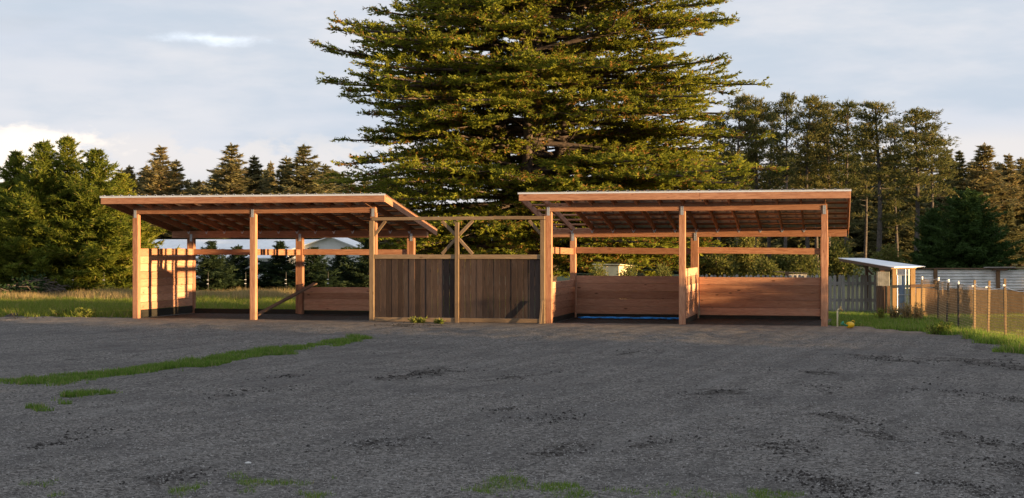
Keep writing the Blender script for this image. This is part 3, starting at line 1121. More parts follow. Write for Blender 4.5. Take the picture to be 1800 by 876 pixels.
def sprays(P, D, n, ln, wd, spread, up=.0, rng=RNG, lnvar=.5, zs=1.0):
    """n slim leaf triangles at every point P heading along D with some spread; returns (tris, index of point)."""
    k = len(P)
    idx = np.repeat(np.arange(k), n)
    d = D[idx] + rng.normal(0, spread, (k * n, 3)) * np.array([1, 1, zs])
    d[:, 2] += up
    d = nrm(d)
    s = nrm(np.cross(d, rng.normal(0, 1, (k * n, 3))))
    L = (ln[idx] if np.ndim(ln) else ln) * rng.uniform(1 - lnvar, 1 + lnvar * .6, k * n)
    W = (wd[idx] if np.ndim(wd) else wd) * rng.uniform(.7, 1.3, k * n)
    base = P[idx] + rng.normal(0, 1, (k * n, 3)) * (L * .18)[:, None]
    a = base - s * W[:, None] * .5
    b = base + s * W[:, None] * .5
    c = base + d * L[:, None]
    return np.stack([a, b, c], 1), idx


def arc(n, *cols):
    return np.stack(cols, -1)


def conifer(name, h, r, seed, whorl_gap=.22, per=6, dens=1.0, leaf=(.30, .075), droop=.25, base=.04, ragged=.25, shape=.85, lean=0.0, brown=.03, twig_up=.0):
    """Spruce-like tree: returns (trunk mesh, crown mesh)."""
    rng = np.random.default_rng(seed)
    V, F = tube([(lean * f * f * h, 0, h * f) for f in np.linspace(0, 1, 9)], [max(.012, h * .017 * (1 - f) + .01) for f in np.linspace(0, 1, 9)], 7)
    trunk = mesh_py(name + '_trunk', [tuple(v) for v in V], F, True)
    P, D, S = [], [], []
    z = base * h
    while z < h * .985:
        f = z / h
        R = r * (1 - f) ** shape * (1 - .25 * np.exp(-f * 9)) + .05
        k = max(3, int(per * (.6 + .6 * (1 - f))))
        a0 = rng.uniform(0, 6.28)
        for j in range(k):
            a = a0 + j * 6.283 / k + rng.normal(0, .18)
            L = R * np.clip(rng.normal(1 - ragged * .4, ragged), .45, 1.35)
            slope = .42 * f ** 1.5 - droop * (1 - f) + rng.normal(0, .08)
            n = max(3, int(L / (.17 / dens)))
            t = (np.arange(n) + rng.uniform(.2, .9)) / n
            out = np.array([np.cos(a), np.sin(a), 0])
            sd = np.array([-np.sin(a), np.cos(a), 0])
            zz = z + L * t * slope + L * .16 * t * t
            pts = out * (L * t)[:, None]
            pts[:, 0] += lean * f * f * h
            pts[:, 2] = zz
            dirv = nrm(out[None] + np.array([0, 0, 1.]) * (slope + .32 * t)[:, None])
            # branchlets left and right of the limb
            for s in (-1, 1):
                bl = (L * .36 * (1 - t) + .07) * rng.uniform(.6, 1.3, n)
                bd = nrm(dirv * .75 + sd * s * .8 + np.array([0, 0, -.12 + twig_up]))
                m = 3
                for q in range(m):
                    P.append(pts + bd * (bl * (q + .5) / m)[:, None])
                    D.append(bd)
                    S.append(np.full(n, f))
            P.append(pts)
            D.append(dirv)
            S.append(np.full(n, f))
        z += whorl_gap * rng.uniform(.75, 1.25) * (1.0 - .45 * f)
    P, D = np.concatenate(P), np.concatenate(D)
    # leader
    P = np.concatenate([P, np.stack([np.full(8, lean * h), np.zeros(8), np.linspace(h * .94, h * 1.0, 8)], -1)])
    D = np.concatenate([D, np.tile([[0, 0, 1.]], (8, 1))])
    S = np.concatenate(S + [np.full(8, .97)])
    fs = .42 + .58 * (1 - S)
    tris, idx = sprays(P, D, 4, leaf[0] * fs, leaf[1] * (.4 + .6 * fs), .38, twig_up, rng)
    clump = rng.uniform(0, 1, len(P))
    tint = np.clip(.25 * clump[idx] + rng.uniform(0, .65, len(idx)), 0, .92)
    tint = np.where(rng.uniform(0, 1, len(idx)) < brown, 1.0, tint)
    return trunk, mesh_tris(name + '_crown', tris, tint)


def tree(name, label, meshes, mats, loc, rz=0.0, scale=1.0, group=None, cat='tree'):
    t = thing(name, label, cat, loc, rz, group)
    t.scale = (scale,) * 3 if not isinstance(scale, tuple) else scale
    for nm, me, mt in zip(('trunk', 'crown'), meshes, mats):
        if len(me.materials) == 0:
            me.materials.append(mt)
        link(bpy.data.objects.new(nm, me), t)
    return t


# ------------------------------------------------------------------ the great cypress
def cypress():
    rng = np.random.default_rng(5)
    H = 19.0
    zs = np.array([0, 1.2, 2.6, 4.6, 6.0, 6.9, 8.0, 9.1, 9.8, 10.7, 12.1, 14, 16, 18, 19.2])
    rl = np.array([7.0, 7.6, 8.4, 9.0, 9.2, 8.4, 8.5, 9.6, 9.4, 7.9, 7.0, 6.4, 4.8, 2.4, .4])
    rr = np.array([7.6, 8.4, 9.2, 9.7, 8.9, 8.9, 8.9, 9.5, 8.0, 8.6, 8.8, 7.0, 5.0, 2.4, .4])
    g = Geo()
    leaders = []
    for i, (bx, by, tx, ty, top, r0) in enumerate(((0, 0, .3, .2, 19.0, .62), (-.5, -.1, -2.1, .3, 16.5, .40), (.5, .1, 2.4, -.4, 16.8, .38), (.1, .4, .4, 2.4, 15.5, .34), (-.1, -.4, -.5, -2.2, 14.5, .32))):
        path = []
        for f in np.linspace(0, 1, 10):
            e = f ** .8
            path.append((bx + (tx - bx) * e + .12 * math.sin(f * 7 + i), by + (ty - by) * e + .1 * math.sin(f * 6 + 2 * i), top * f - .1))
        g.add(tube(path, [r0 * (1 - .93 * f) + .02 for f in np.linspace(0, 1, 10)], 9))
        leaders.append((np.array(path), top))
    P, D, LN = [], [], []
    def limb(p0, tip, R, a, start, thick, dens):
        n = 12
        t = np.linspace(0, 1, n)
        path = p0 + (tip - p0) * t[:, None]
        sag = .02 * R * np.sin(t * math.pi) + .03 * R * t ** 5
        perp = np.array([-math.sin(a), math.cos(a), 0])
        path[:, 2] += sag
        path += perp * (rng.normal(0, .04) * R * np.sin(t * 3.1))[:, None] + perp * (rng.normal(0, .012) * R * np.sin(t * 9 + rng.uniform(0, 6)))[:, None]
        L = np.linalg.norm(tip - p0)
        g.add(tube(path[::2].tolist() + [path[-1].tolist()], [thick * L * (1 - .86 * f) + .008 for f in np.linspace(0, 1, 7)], 5, False))
        m = int(L * dens)
        tt = np.sort(rng.uniform(start, 1.0, m)) ** .9
        fd = nrm(path[-1] - path[-2])
        for q, f in enumerate(tt):
            j = min(int(f * (n - 1)), n - 2)
            p = path[j] + (path[j + 1] - path[j]) * (f * (n - 1) - j)
            fd = nrm(path[j + 1] - path[j])
            s = -1 if q % 2 else 1
            bl = R * (.05 + .13 * (1 - f)) * rng.uniform(.4, 1.35) + .16
            ang = rng.uniform(.45, 1.05)
            bd = nrm(fd * math.cos(ang) + perp * s * math.sin(ang) + np.array([0, 0, rng.normal(.04, .10)]))
            kk = max(3, int(bl / .12))
            w = (np.arange(kk) + .6) / kk
            pts = p + bd * (bl * w)[:, None]
            pts[:, 2] += .12 * bl * w ** 2 + rng.normal(0, .028, kk)
            P.append(pts)
            D.append(np.tile(bd, (kk, 1)))
            LN.append(np.full(kk, .21 + .03 * rng.normal()))
        pts = path[-1] + (path[-1] - path[-2]) * np.linspace(-.9, .25, 8)[:, None]
        P.append(pts)
        D.append(np.tile(nrm(fd + np.array([0, 0, .15])), (8, 1)))
        LN.append(np.full(8, .24))
        return path

    npl = 300
    for i in range(npl):
        ze = .6 + 18.4 * ((i + rng.uniform(0, 1)) / npl) ** 1.10            # each plate: a main limb and its fan
        a = i * 2.39996 + rng.normal(0, .35)
        c = math.cos(a)
        R = np.interp(ze, zs, rl) * (c < 0) + np.interp(ze, zs, rr) * (c >= 0)
        R = R * (.84 + .16 * abs(c)) * rng.choice([rng.uniform(.70, .88), rng.uniform(.88, 1.0), rng.uniform(.98, 1.10)], p=[.25, .4, .35])
        hole = float(vnoise(np.array(a % 6.2832 * 2.4), np.array(ze * .55), 1.0, 77))
        if hole < .20 and ze > 2.5:
            continue
        R *= .86 + .26 * float(vnoise(np.array(a % 6.2832 * 1.8), np.array(ze * .9), 1.0, 78))
        rise = R * np.interp(ze, [0, 3, 7, 12, 19], [-.18, -.12, -.03, .02, .18]) + R * rng.normal(0, .075)
        zb = np.clip(ze - rise, .7, 17.5)
        lead, top = leaders[rng.integers(0, 5)]
        if zb > top - .6:
            lead, top = leaders[0]
        k = zb / top * 9
        k0 = int(min(k, 8))
        p0 = lead[k0] + (lead[k0 + 1] - lead[k0]) * (k - k0)
        main = limb(p0, np.array([R * c, R * math.sin(a), ze]), R, a, .30, .012, 3.0)
        for j in (-2, -1, 1, 2):
            aj = a + j * .17 + rng.normal(0, .05)
            Rj = R * (1 - .06 * abs(j) ** 1.2) * rng.uniform(.82, 1.02)
            o_ = main[rng.integers(2, 6)]
            limb(o_, np.array([Rj * math.cos(aj), Rj * math.sin(aj), ze + rng.normal(-.05 * abs(j), .16)]), R, aj, .2, .006, 3.0)
        # shorter inner limb filling the crown behind the plates
        ai = a + rng.uniform(-2, 2)
        Ri = R * rng.uniform(.35, .62)
        limb(p0, np.array([Ri * math.cos(ai), Ri * math.sin(ai), zb + rng.normal(.3, .4)]), R * .8, ai, .3, .008, 3.2)
    P, D, LN = np.concatenate(P), np.concatenate(D), np.concatenate(LN)
    tris, idx = sprays(P, D, 6, LN * .74, .064, .66, .16, rng, zs=.55)
    patch = vnoise(P[:, 0] * 1.3 + P[:, 2] * .7, P[:, 1] * 1.3 + P[:, 2], .9, 8)
    tint = np.clip(.75 * patch[idx] + rng.uniform(-.1, .35, len(idx)), 0, .92)
    tint = np.where((rng.uniform(0, 1, len(idx)) < .05 + .40 * (patch[idx] < .22)), 1.0, tint)
    t = thing('cypress_tree', 'huge spreading cypress tree behind the gate, taller than the picture', 'tree', (.9, 62.0, 0))
    g.build('trunk', M['bark'], t, True)
    obj('crown', mesh_tris('cypress_crown', tris, tint), M['cypress'], t)
    print('cypress tris', len(tris))


cypress()

# ------------------------------------------------------------------ spruces at the left edge of the meadow
BK = (M['bark'], M['spruce'])
for i, (px, py, d, r, lab) in enumerate((
        (-28, 285, 54.5, 2.5, 'bushy green spruce cut off by the left picture edge'),
        (28, 268, 55.5, 2.5, 'bushy spruce second from the left picture edge, lower than its right neighbour'),
        (76, 250, 53.0, 2.6, 'tall sunlit spruce with a pale thin top, left of the tallest left spruce'),
        (119, 240, 54.0, 2.5, 'tallest sharp topped spruce in the clump left of the shelter'),
        (168, 262, 52.5, 2.4, 'broad sunlit spruce right of the tallest one in the left clump'),
        (212, 306, 53.5, 2.0, 'shortest sunlit spruce of the left clump, beside the shelter roof'))):
    p = at(px, py, d)
    me = conifer('spruce', p.z, r, 40 + i, .19, 9, 1.2, (.25, .055), .06, .02, .36, .84, 0.0, .06, .12)
    tree('spruce_tree', lab, me, BK, (p.x, d, 0), i * 1.1, 1.0, 'spruces left of the shelter')

# ------------------------------------------------------------------ dark firs behind the left shelter
fir_v = [conifer('fir', 2.6, 1.35, 70 + i, .17, 7, 1.3, (.22, .05), .0, .02, .4, .95, 0, .02, .05) for i in range(3)]
for i, (px, hh, d, lab) in enumerate((
        (372, 2.0, 58, 'dark young fir seen in the left bay beside the plank wall'),
        (418, 1.85, 59, 'dark young fir seen just left of the middle front post'),
        (492, 2.0, 58.5, 'dark young fir seen just right of the middle front post'),
        (552, 1.75, 57.5, 'dark young fir seen behind the top of the leaning plank'),
        (600, 1.7, 59, 'dark young fir seen over the middle of the low back wall'),
        (648, 2.1, 58, 'dark young fir seen beside the left gate post'))):
    X = (px - 900) / FPX * d
    tree('fir_tree', lab, fir_v[i % 3], (M['bark'], M['dark_fir']), (X, d, 0), i * 2.1, (1.0, 1.0, hh / 2.6), 'dark firs behind the left shelter')

# ------------------------------------------------------------------ spruces far behind, over the left roof
far_v = [conifer('far_spruce', 10.0, 2.9, 90 + i, .40, 6, .75, (.42, .12), .15, .08, .45, 1.05, 0, .10, .05) for i in range(4)]
for i, (px, py, d, w, lab) in enumerate((
        (228, 292, 106, .9, 'small pointed far spruce nearest the left clump'),
        (258, 290, 112, .8, 'thin dark far spruce next to a shaggy topped one'),
        (282, 258, 105, 1.15, 'tall shaggy topped far spruce over the left shelter roof'),
        (310, 282, 108, 1.0, 'pale far spruce right of the shaggy topped one'),
        (350, 318, 110, 1.3, 'low broad far spruce in the dip of the skyline'),
        (383, 300, 107, .9, 'short far spruce just left of the tallest pale one'),
        (407, 254, 104, 1.2, 'tall pale ragged far spruce over the middle of the left roof'),
        (447, 275, 106, 1.0, 'neat cone shaped far spruce right of the tall ragged one'),
        (476, 285, 112, .55, 'thin nearly bare far spruce between the cone and the twin tops'),
        (503, 276, 106, 1.0, 'left one of the twin topped far spruces beside the cypress'),
        (534, 256, 104, 1.35, 'tall full far spruce beside the cypress branches on the left'),
        (572, 290, 108, 1.3, 'far spruce half hidden behind the left cypress branches'))):
    p = at(px, py, d)
    s = p.z / 10.0
    tree('far_spruce_tree', lab, far_v[i % 4], (M['bark'], M['far_spruce']), (p.x, d, 0), i * 1.7, (s * w * 1.6, s * w * 1.6, s), 'far spruces over the left roof')


# ------------------------------------------------------------------ tall pines on the right
def pine(name, h, seed, crown=.5, rad=2.6, bend=.0):
    rng = np.random.default_rng(seed)
    g = Geo()
    zs = np.linspace(0, 1, 10)
    bx = bend * h * zs ** 1.6 + .10 * np.sin(zs * 5 + seed)
    by = .10 * np.cos(zs * 4 + seed)
    g.add(tube([(bx[i], by[i], h * zs[i]) for i in range(10)], [.20 * (1 - .82 * f) * h / 15 + .02 for f in zs], 8))
    P, D = [], []
    nb = int(30 * crown / .5)
    for i in range(nb + 9):
        if i < nb:
            f = 1 - crown * ((i + rng.uniform(0, 1)) / nb) ** 1.1
        else:
            f = rng.uniform(.25, 1 - crown)
        a = rng.uniform(0, 6.283)
        q = (1 - f) / crown
        L = rad * np.interp(q, [0, .25, .6, 1.0, 1.6], [.30, .85, 1.0, .7, .4]) * rng.uniform(.5, 1.2)
        x0, y0 = np.interp(f, zs, bx), np.interp(f, zs, by)
        up = np.interp(q, [0, .5, 1], [.7, .3, .05]) + rng.normal(0, .12)
        p0 = np.array([x0, y0, h * f * .985])
        d = nrm(np.array([math.cos(a), math.sin(a), up]))
        tip = p0 + d * L + np.array([0, 0, .10 * L])
        mid = (p0 + tip) / 2 - np.array([0, 0, .06 * L])
        g.add(tube([p0.tolist(), mid.tolist(), tip.tolist()], [.045, .03, .012], 4, False))
        if i >= nb and rng.uniform() < .65:
            continue
        # tufts gathered into clumps towards the limb's end
        for c in range(int(2 + L * 2.0)):
            t = rng.uniform(.35, 1.05)
            cc = p0 + (tip - p0) * t + rng.normal(0, .22, 3) * np.array([1, 1, .45])
            m = 11
            pts = cc + rng.normal(0, 1, (m, 3)) * np.array([.36, .36, .10])
            P.append(pts)
            D.append(nrm(pts - cc + np.array([0, 0, .22]) + d * .12))
    P, D = np.concatenate(P), np.concatenate(D)
    tris, idx = sprays(P, D, 5, .34, .085, .5, .15, rng)
    tint = np.clip(rng.uniform(0, .3, len(P))[idx] + rng.uniform(0, .62, len(idx)), 0, .92)
    tint = np.where(rng.uniform(0, 1, len(idx)) < .05, 1.0, tint)
    me = mesh_py(name + '_trunk', g.V, g.F, True)
    return me, mesh_tris(name + '_crown', tris, tint)


pine_v = [pine('pine', 15.0, 120 + i, (.50, .62, .42, .55, .68, .48)[i], (1.9, 2.1, 1.8, 2.3, 2.3, 1.7)[i], (.0, .02, -.02, .03, .05, -.01)[i]) for i in range(6)]
PN = (M['grey_bark'], M['pine'])
for i, (px, py, d, w, lab) in enumerate((
        (1262, 205, 128, 1.0, 'tall pine half hidden by the right cypress branches'),
        (1296, 172, 124, .9, 'dark topped tall pine first clear of the cypress'),
        (1328, 178, 127, 1.0, 'rounded tall pine second clear of the cypress'),
        (1352, 200, 132, .9, 'lower dark pine left of the thin high topped pine'),
        (1380, 168, 122, .75, 'thin pine with a small high tuft on its top'),
        (1419, 174, 125, .95, 'tall pine with a long bare trunk right of the thin one'),
        (1455, 183, 128, 1.0, 'tall forked pine above the right end of the roof'),
        (1489, 180, 124, .95, 'tall pine with open crown straight above the roof corner'),
        (1545, 182, 120, 1.25, 'broadest sunlit pine just right of the roof corner'),
        (1577, 215, 127, .85, 'lower pine between the broadest and the leaning pine'),
        (1612, 198, 119, 1.3, 'leaning sunlit pine at the right end of the pine row'),
        (1642, 232, 126, 1.25, 'last short pine where the row drops to the spruces'),
        (1520, 235, 135, 1.0, 'small back pine showing between the open and the broadest pine'),
        (1436, 222, 138, 1.0, 'small back pine between the long trunk and the forked pine'))):
    p = at(px, py, d)
    s = p.z / 15.0
    tree('pine_tree', lab, pine_v[(i * 5 + i // 6) % 6], PN, (p.x, d, 0), i * 2.3, (s * w, s * w, s), 'tall pines behind the right shelter')

# spruces beyond the pines at the right edge
for i, (px, py, d, w, lab) in enumerate((
        (1664, 262, 150, 1.0, 'far spruce just right of the last pine'),
        (1687, 266, 146, .95, 'pointed far spruce above the dark cedar top'),
        (1708, 284, 152, .9, 'lower far spruce between two pointed ones over the cedar'),
        (1730, 254, 144, 1.25, 'tallest tan far spruce near the right picture edge'),
        (1755, 286, 150, .9, 'low far spruce right of the tallest tan one'),
        (1773, 272, 147, 1.0, 'pointed far spruce third from the right picture edge'),
        (1794, 278, 150, 1.0, 'far spruce touching the right picture edge'),
        (1816, 268, 148, 1.1, 'far spruce mostly beyond the right picture edge'))):
    p = at(px, py, d)
    s = p.z / 10.0
    tree('far_spruce_tree', lab, far_v[(i + 1) % 4], (M['bark'], M['far_spruce']), (p.x, d, 0), i * 1.3, (s * w * 1.55, s * w * 1.55, s), 'far spruces at the right edge')

cd = conifer('cedar', 4.7, 2.5, 200, .16, 9, 1.2, (.27, .06), .12, .02, .22, .55, 0, .02, .0)
p = at(1702, 338, 70)
tree('cedar_tree', 'dense dark green cedar standing behind the corrugated metal fence', cd, (M['bark'], M['cedar']), (p.x, 70, 0), .4, p.z / 4.7)
p = at(1652, 368, 72)
tree('cedar_tree', 'smaller dark cedar at the left shoulder of the dense cedar', cd, (M['bark'], M['cedar']), (p.x, 73, 0), 2.4, (.55, .55, p.z / 4.7))


# far woods that read as one dark mass behind everything
def far_wood():
    rng = np.random.default_rng(300)
    src = far_v[1][1]
    co = np.empty(len(src.vertices) * 3, dtype=np.float32)
    src.vertices.foreach_get('co', co)
    T = co.reshape(-1, 3, 3)
    T = T[rng.uniform(0, 1, len(T)) < .33]
    out = []

    def add(px, py, d, w):
        p = at(px, py, d)
        s = p.z / 10.0
        a = rng.uniform(0, 6.28)
        c, sn = math.cos(a), math.sin(a)
        q = T.copy()
        cen = q.mean(1, keepdims=True)
        q = cen + (q - cen) * 1.5
        x = q[..., 0] * c - q[..., 1] * sn
        y = q[..., 0] * sn + q[..., 1] * c
        out.append(np.stack([x * s * w + p.x, y * s * w + d, q[..., 2] * s], -1))
    for px in range(-60, 700, 15):
        add(px + rng.normal(0, 6), rng.uniform(296, 330), rng.uniform(118, 135), 1.9)
    for px in range(1180, 1900, 18):
        add(px + rng.normal(0, 6), np.interp(px, [1180, 1300, 1650, 1900], [262, 258, 276, 280]) + rng.uniform(-8, 34), rng.uniform(155, 185), 1.6)
    for px in range(1200, 1900, 20):
        add(px + rng.normal(0, 8), rng.uniform(345, 385), rng.uniform(140, 152), 1.7)
    for px in range(560, 1260, 20):
        add(px + rng.normal(0, 6), rng.uniform(385, 418), rng.uniform(92, 112), 3.0)
    tr = np.concatenate(out)
    o = obj('distant_woods', mesh_tris('distant_woods', tr, rng.uniform(0, .9, len(tr))), M['far_spruce'])
    tag(o, 'mass of dark distant woods behind the pines and spruces', 'woods', kind='stuff')
    print('woods', len(tr))


far_wood()


# ------------------------------------------------------------------ shrubs behind the picket fence
def shrub(seed, h, r, leaf=(.12, .06)):
    rng = np.random.default_rng(seed)
    g = Geo()
    P, D = [], []
    for i in range(26):
        a = rng.uniform(0, 6.28)
        e = rng.uniform(.15, 1.0)
        tip = np.array([math.cos(a) * r * e * rng.uniform(.4, 1), math.sin(a) * r * e * rng.uniform(.4, 1), h * (1 - .55 * e * e) * rng.uniform(.6, 1.05)])
        mid = tip * np.array([.35, .35, .55])
        g.add(tube([(0, 0, -.05), mid.tolist(), tip.tolist()], [.025, .015, .006], 4, False))
        for c in range(5):
            t = rng.uniform(.35, 1.0)
            cc = mid + (tip - mid) * t
            pts = cc + rng.normal(0, .16 * r, (14, 3))
            P.append(pts)
            D.append(nrm(pts - cc))
    P, D = np.concatenate(P), np.concatenate(D)
    P[:, 2] = np.maximum(P[:, 2], .03)
    tris, idx = sprays(P, D, 4, leaf[0], leaf[1], .8, .1, rng)
    return mesh_py('shrub_stems', g.V, g.F), mesh_tris('shrub_leaves', tris, np.clip(rng.uniform(0, 1, len(idx)), 0, 1))


shr = [shrub(400 + i, 1.9, 1.25) for i in range(3)]
for i, (px, py, d, w, lab) in enumerate((
        (1262, 448, 62, 1.0, 'yellow green shrub seen left in the last bay behind the pickets'),
        (1310, 425, 64, .9, 'tall sunlit shrub under the cypress branch in the last bay'),
        (1345, 462, 60, .8, 'grey green shrub low in the middle of the last bay'),
        (1372, 449, 62, .9, 'sunlit shrub above the small flat roof'),
        (1412, 452, 61, .9, 'sunlit shrub right of the small flat roof'),
        (1470, 430, 66, 1.0, 'tall shrub right of the end post behind the pickets'),
        (1560, 440, 70, 1.0, 'grey shrub above the coop roof'))):
    p = at(px, py, d)
    tree('shrub', lab, shr[i % 3], (M['twig'], M['shrub']), (p.x, d, 0), i * 1.9, (w, w, p.z / 1.75), 'shrubs behind the picket fence', 'shrub')

for i, (x, y, h, lab) in enumerate(((2.75, 45.4, 1.15, 'leafy shrub half hiding the left side of the cream shed'), (3.75, 45.9, 1.05, 'leafy shrub just right of the cream shed'), (5.0, 47.0, 1.1, 'leafy shrub behind the right part of the left stall wall'))):
    tree('shrub', lab, shr[i], (M['twig'], M['shrub']), (x, y, 0), i * 2.2, (.42, .42, h / 1.9), 'shrubs by the cream shed', 'shrub')

# ------------------------------------------------------------------ buildings behind
wb = thing('white_building', 'long low white building behind the left shelter', 'building', (0, 85, 0))


def hut(P, x0, x1, y0, y1, eave, ridge, wall_m, roof_m, over=.25):
    ym = (y0 + y1) / 2
    th = .05
    # walls with gables
    V = [(x0, y0, -.1), (x1, y0, -.1), (x1, y1, -.1), (x0, y1, -.1), (x0, y0, eave), (x1, y0, eave), (x1, y1, eave), (x0, y1, eave), (x0, ym, ridge - .06), (x1, ym, ridge - .06)]
    F = [(0, 1, 5, 4), (2, 3, 7, 6), (1, 2, 6, 9, 5), (3, 0, 4, 8, 7)]
    obj('wall', mesh_py('wall', V, F), wall_m, P)
    for s, ye in ((-1, y0 - over), (1, y1 + over)):
        ze = eave - (ridge - eave) * over / abs(ym - y0)
        q = [(x0 - over, ye, ze), (x1 + over, ye, ze), (x1 + over, ym, ridge), (x0 - over, ym, ridge)]
        V = q + [(x, y, z - th) for x, y, z in q]
        F = [(0, 1, 2, 3), (7, 6, 5, 4), (0, 4, 5, 1), (1, 5, 6, 2), (3, 2, 6, 7), (0, 3, 7, 4)]
        obj('roof', mesh_py('roof', V, F), roof_m, P)


pl, pr = at(268, 424, 85), at(560, 424, 85)
hut(wb, pl.x, pr.x + .3, -3, 3, 1.30, pl.z + .1, M['white_paint'], M['white_roof'])
for fx in (.2, .45, .7):
    x = pl.x + (pr.x - pl.x) * fx
    w = board('window', M['glass'], (x, -3.01, .75), (x + .9, -3.01, .75), .5, .04, (0, 0, 1), wb)
wh = thing('white_house', 'white gabled house end glowing through the dark firs', 'building', (0, 78, 0))
a, b = at(505, 430, 78), at(648, 430, 78)
xm, xs = (a.x + b.x) / 2, (b.x - a.x) / 2
V, F = [], []
for y in (0, 8):
    V += [(xm - xs, y, -.1), (xm + xs, y, -.1), (xm + xs, y, 1.55), (xm + .1, y, 2.35), (xm - xs, y, 1.6)]
F = [(0, 1, 2, 3, 4), (9, 8, 7, 6, 5), (1, 6, 7, 2), (5, 0, 4, 9)]
obj('wall', mesh_py('wall', V, F), M['white_paint'], wh)
for (p, q) in (((xm + xs + .2, 1.50), (xm + .1, 2.42)), ((xm + .1, 2.42), (xm - xs - .2, 1.55))):
    V = [(p[0], -.25, p[1]), (p[0], 8.2, p[1]), (q[0], 8.2, q[1]), (q[0], -.25, q[1])]
    V += [(x, y, z - .05) for x, y, z in V]
    obj('roof', mesh_py('roof', V, [(0, 1, 2, 3), (7, 6, 5, 4), (0, 4, 5, 1), (1, 5, 6, 2), (2, 6, 7, 3), (3, 7, 4, 0)]), M['white_roof'], wh)

cs = thing('cream_shed', 'small cream shed behind the low wall of the right shelter', 'shed', (2.72, 46.8, 0), math.radians(-25))
V = [(0, 0, -.1), (.85, 0, -.1), (.85, 1.2, -.1), (0, 1.2, -.1), (0, 0, 1.14), (.85, 0, 1.14), (.85, 1.2, 1.08), (0, 1.2, 1.08)]
obj('wall', mesh_py('wall', V, [(0, 1, 5, 4), (1, 2, 6, 5), (2, 3, 7, 6), (3, 0, 4, 7)]), M['cream'], cs)
board('roof', M['cream'], (-.06, .6, 1.150), (.92, .6, 1.150), 1.35, .03, (0, 1, -.05), cs)
for x in (0.015, .42, .835):
    board('trim', M['cream'], (x, -.012, -.05), (x, -.012, 1.12), .05, .02, (1, 0, 0), cs)
hs = thing('low_hutch', 'low grey fronted hutch with flat dark roof behind the pickets', 'hutch', at(1370, 500, 52).xy.to_3d())
board('roof', M['dark_roof'], (-.12, .35, .86), (1.05, .35, .80), .8, .03, (0, 1, 0), hs)
for i in range(6):
    board('front_board', M['grey_wood'], (.30 + i * .13, .0, -.05), (.30 + i * .13, .0, .77), .12, .02, (1, 0, 0), hs, .002)
board('side_wall', M['old_wood'], (-.05, .05, .35), (-.05, .7, .35), .75, .02, (0, 0, 1), hs)

# ------------------------------------------------------------------ electric fence posts along the meadow's far side
for px, d, lab in ((129, 51, 'thin fence post with white insulators right of the brush pile'), (183, 51, 'thin fence post with white insulators nearest the left shelter corner'),
                   (366, 51, 'thin fence post with white insulators in the first bay'), (432, 51.5, 'thin fence post with white insulators just left of the middle front post'),
                   (503, 51.5, 'thin fence post with white insulators above the leaning plank'), (577, 52, 'thin fence post with white insulators over the low back wall')):
    x = (px - 900) / FPX * d
    t = thing('fence_post', lab, 'fence post', (x, d, 0), 0, 'thin electric fence posts')
    Geo().add(tube([(0, 0, -.2), (0, 0, .86)], [.010, .008], 6)).build('rod', M['dark_steel'], t)
    Geo().add(tube([(0, 0, .72), (0, 0, .86)], [.008, .008], 6)).build('cap', M['white_plastic'], t)
    for z in (.58, .44):
        Geo().add(tube([(-.045, 0, z), (.02, 0, z)], [.011, .009], 7)).build('insulator', M['white_plastic'], t)


# ------------------------------------------------------------------ brush pile and soil mounds
def brush_pile():
    rng = np.random.default_rng(77)
    t = thing('brush_pile', 'heap of cut branches and brambles under the left spruces', 'brush pile', (-16.5, 49.5, 0))
    g = Geo()
    P = []
    for i in range(150):
        c = rng.normal(0, 1, 3) * np.array([1.0, .5, .0])
        z = max(.02, .62 * math.exp(-(c[0] / 1.1) ** 2) * rng.uniform(.1, 1))
        a = rng.uniform(0, 3.14)
        d = np.array([math.cos(a), math.sin(a) * .5, rng.normal(.0, .22)]) * rng.uniform(.2, .6)
        p = np.array([c[0], c[1], z])
        lo, hi = p - d, p + d
        lo[2], hi[2] = max(lo[2], .0), max(hi[2], .0)
        g.add(tube([lo.tolist(), (p + rng.normal(0, .03, 3)).tolist(), hi.tolist()], [.016, .014, .006], 4, False))
        if c[0] < .2:
            P += [p + rng.normal(0, .14, 3) for _ in range(8)]
    g.build('branches', M['twig'], t)
    P = np.array(P)
    P[:, 2] = np.abs(P[:, 2])
    tris, idx = sprays(P, nrm(rng.normal(0, 1, P.shape) + [0, 0, .6]), 5, .10, .06, .6, .1, rng)
    obj('leaves', mesh_tris('leaves', tris, rng.uniform(0, 1, len(idx))), M['bramble'], t)


brush_pile()


def lump_tris(P, S, rng, flat=.6):
    """Small irregular stones or clods: squashed octahedra with jittered corners."""
    base = np.array([(1, 0, 0), (0, 1, 0), (-1, 0, 0), (0, -1, 0), (0, 0, 1), (0, 0, -.5)], float)
    tri = np.array([(0, 1, 4), (1, 2, 4), (2, 3, 4), (3, 0, 4), (1, 0, 5), (2, 1, 5), (3, 2, 5), (0, 3, 5)])
    n = len(P)
    a = rng.uniform(0, 6.28, n)
    c, s = np.cos(a), np.sin(a)
    v = base[None] * (1 + rng.normal(0, .28, (n, 6, 1))) * np.array([1, .8, flat])
    x = v[..., 0] * c[:, None] - v[..., 1] * s[:, None]
    y = v[..., 0] * s[:, None] + v[..., 1] * c[:, None]
    v = np.stack([x, y, v[..., 2]], -1) * S[:, None, None] + P[:, None]
    return v[:, tri].reshape(-1, 3, 3)


def gpt(px, py):
    d = FPX * EYE / (py - 440)
    return (px - 900) / FPX * d, d


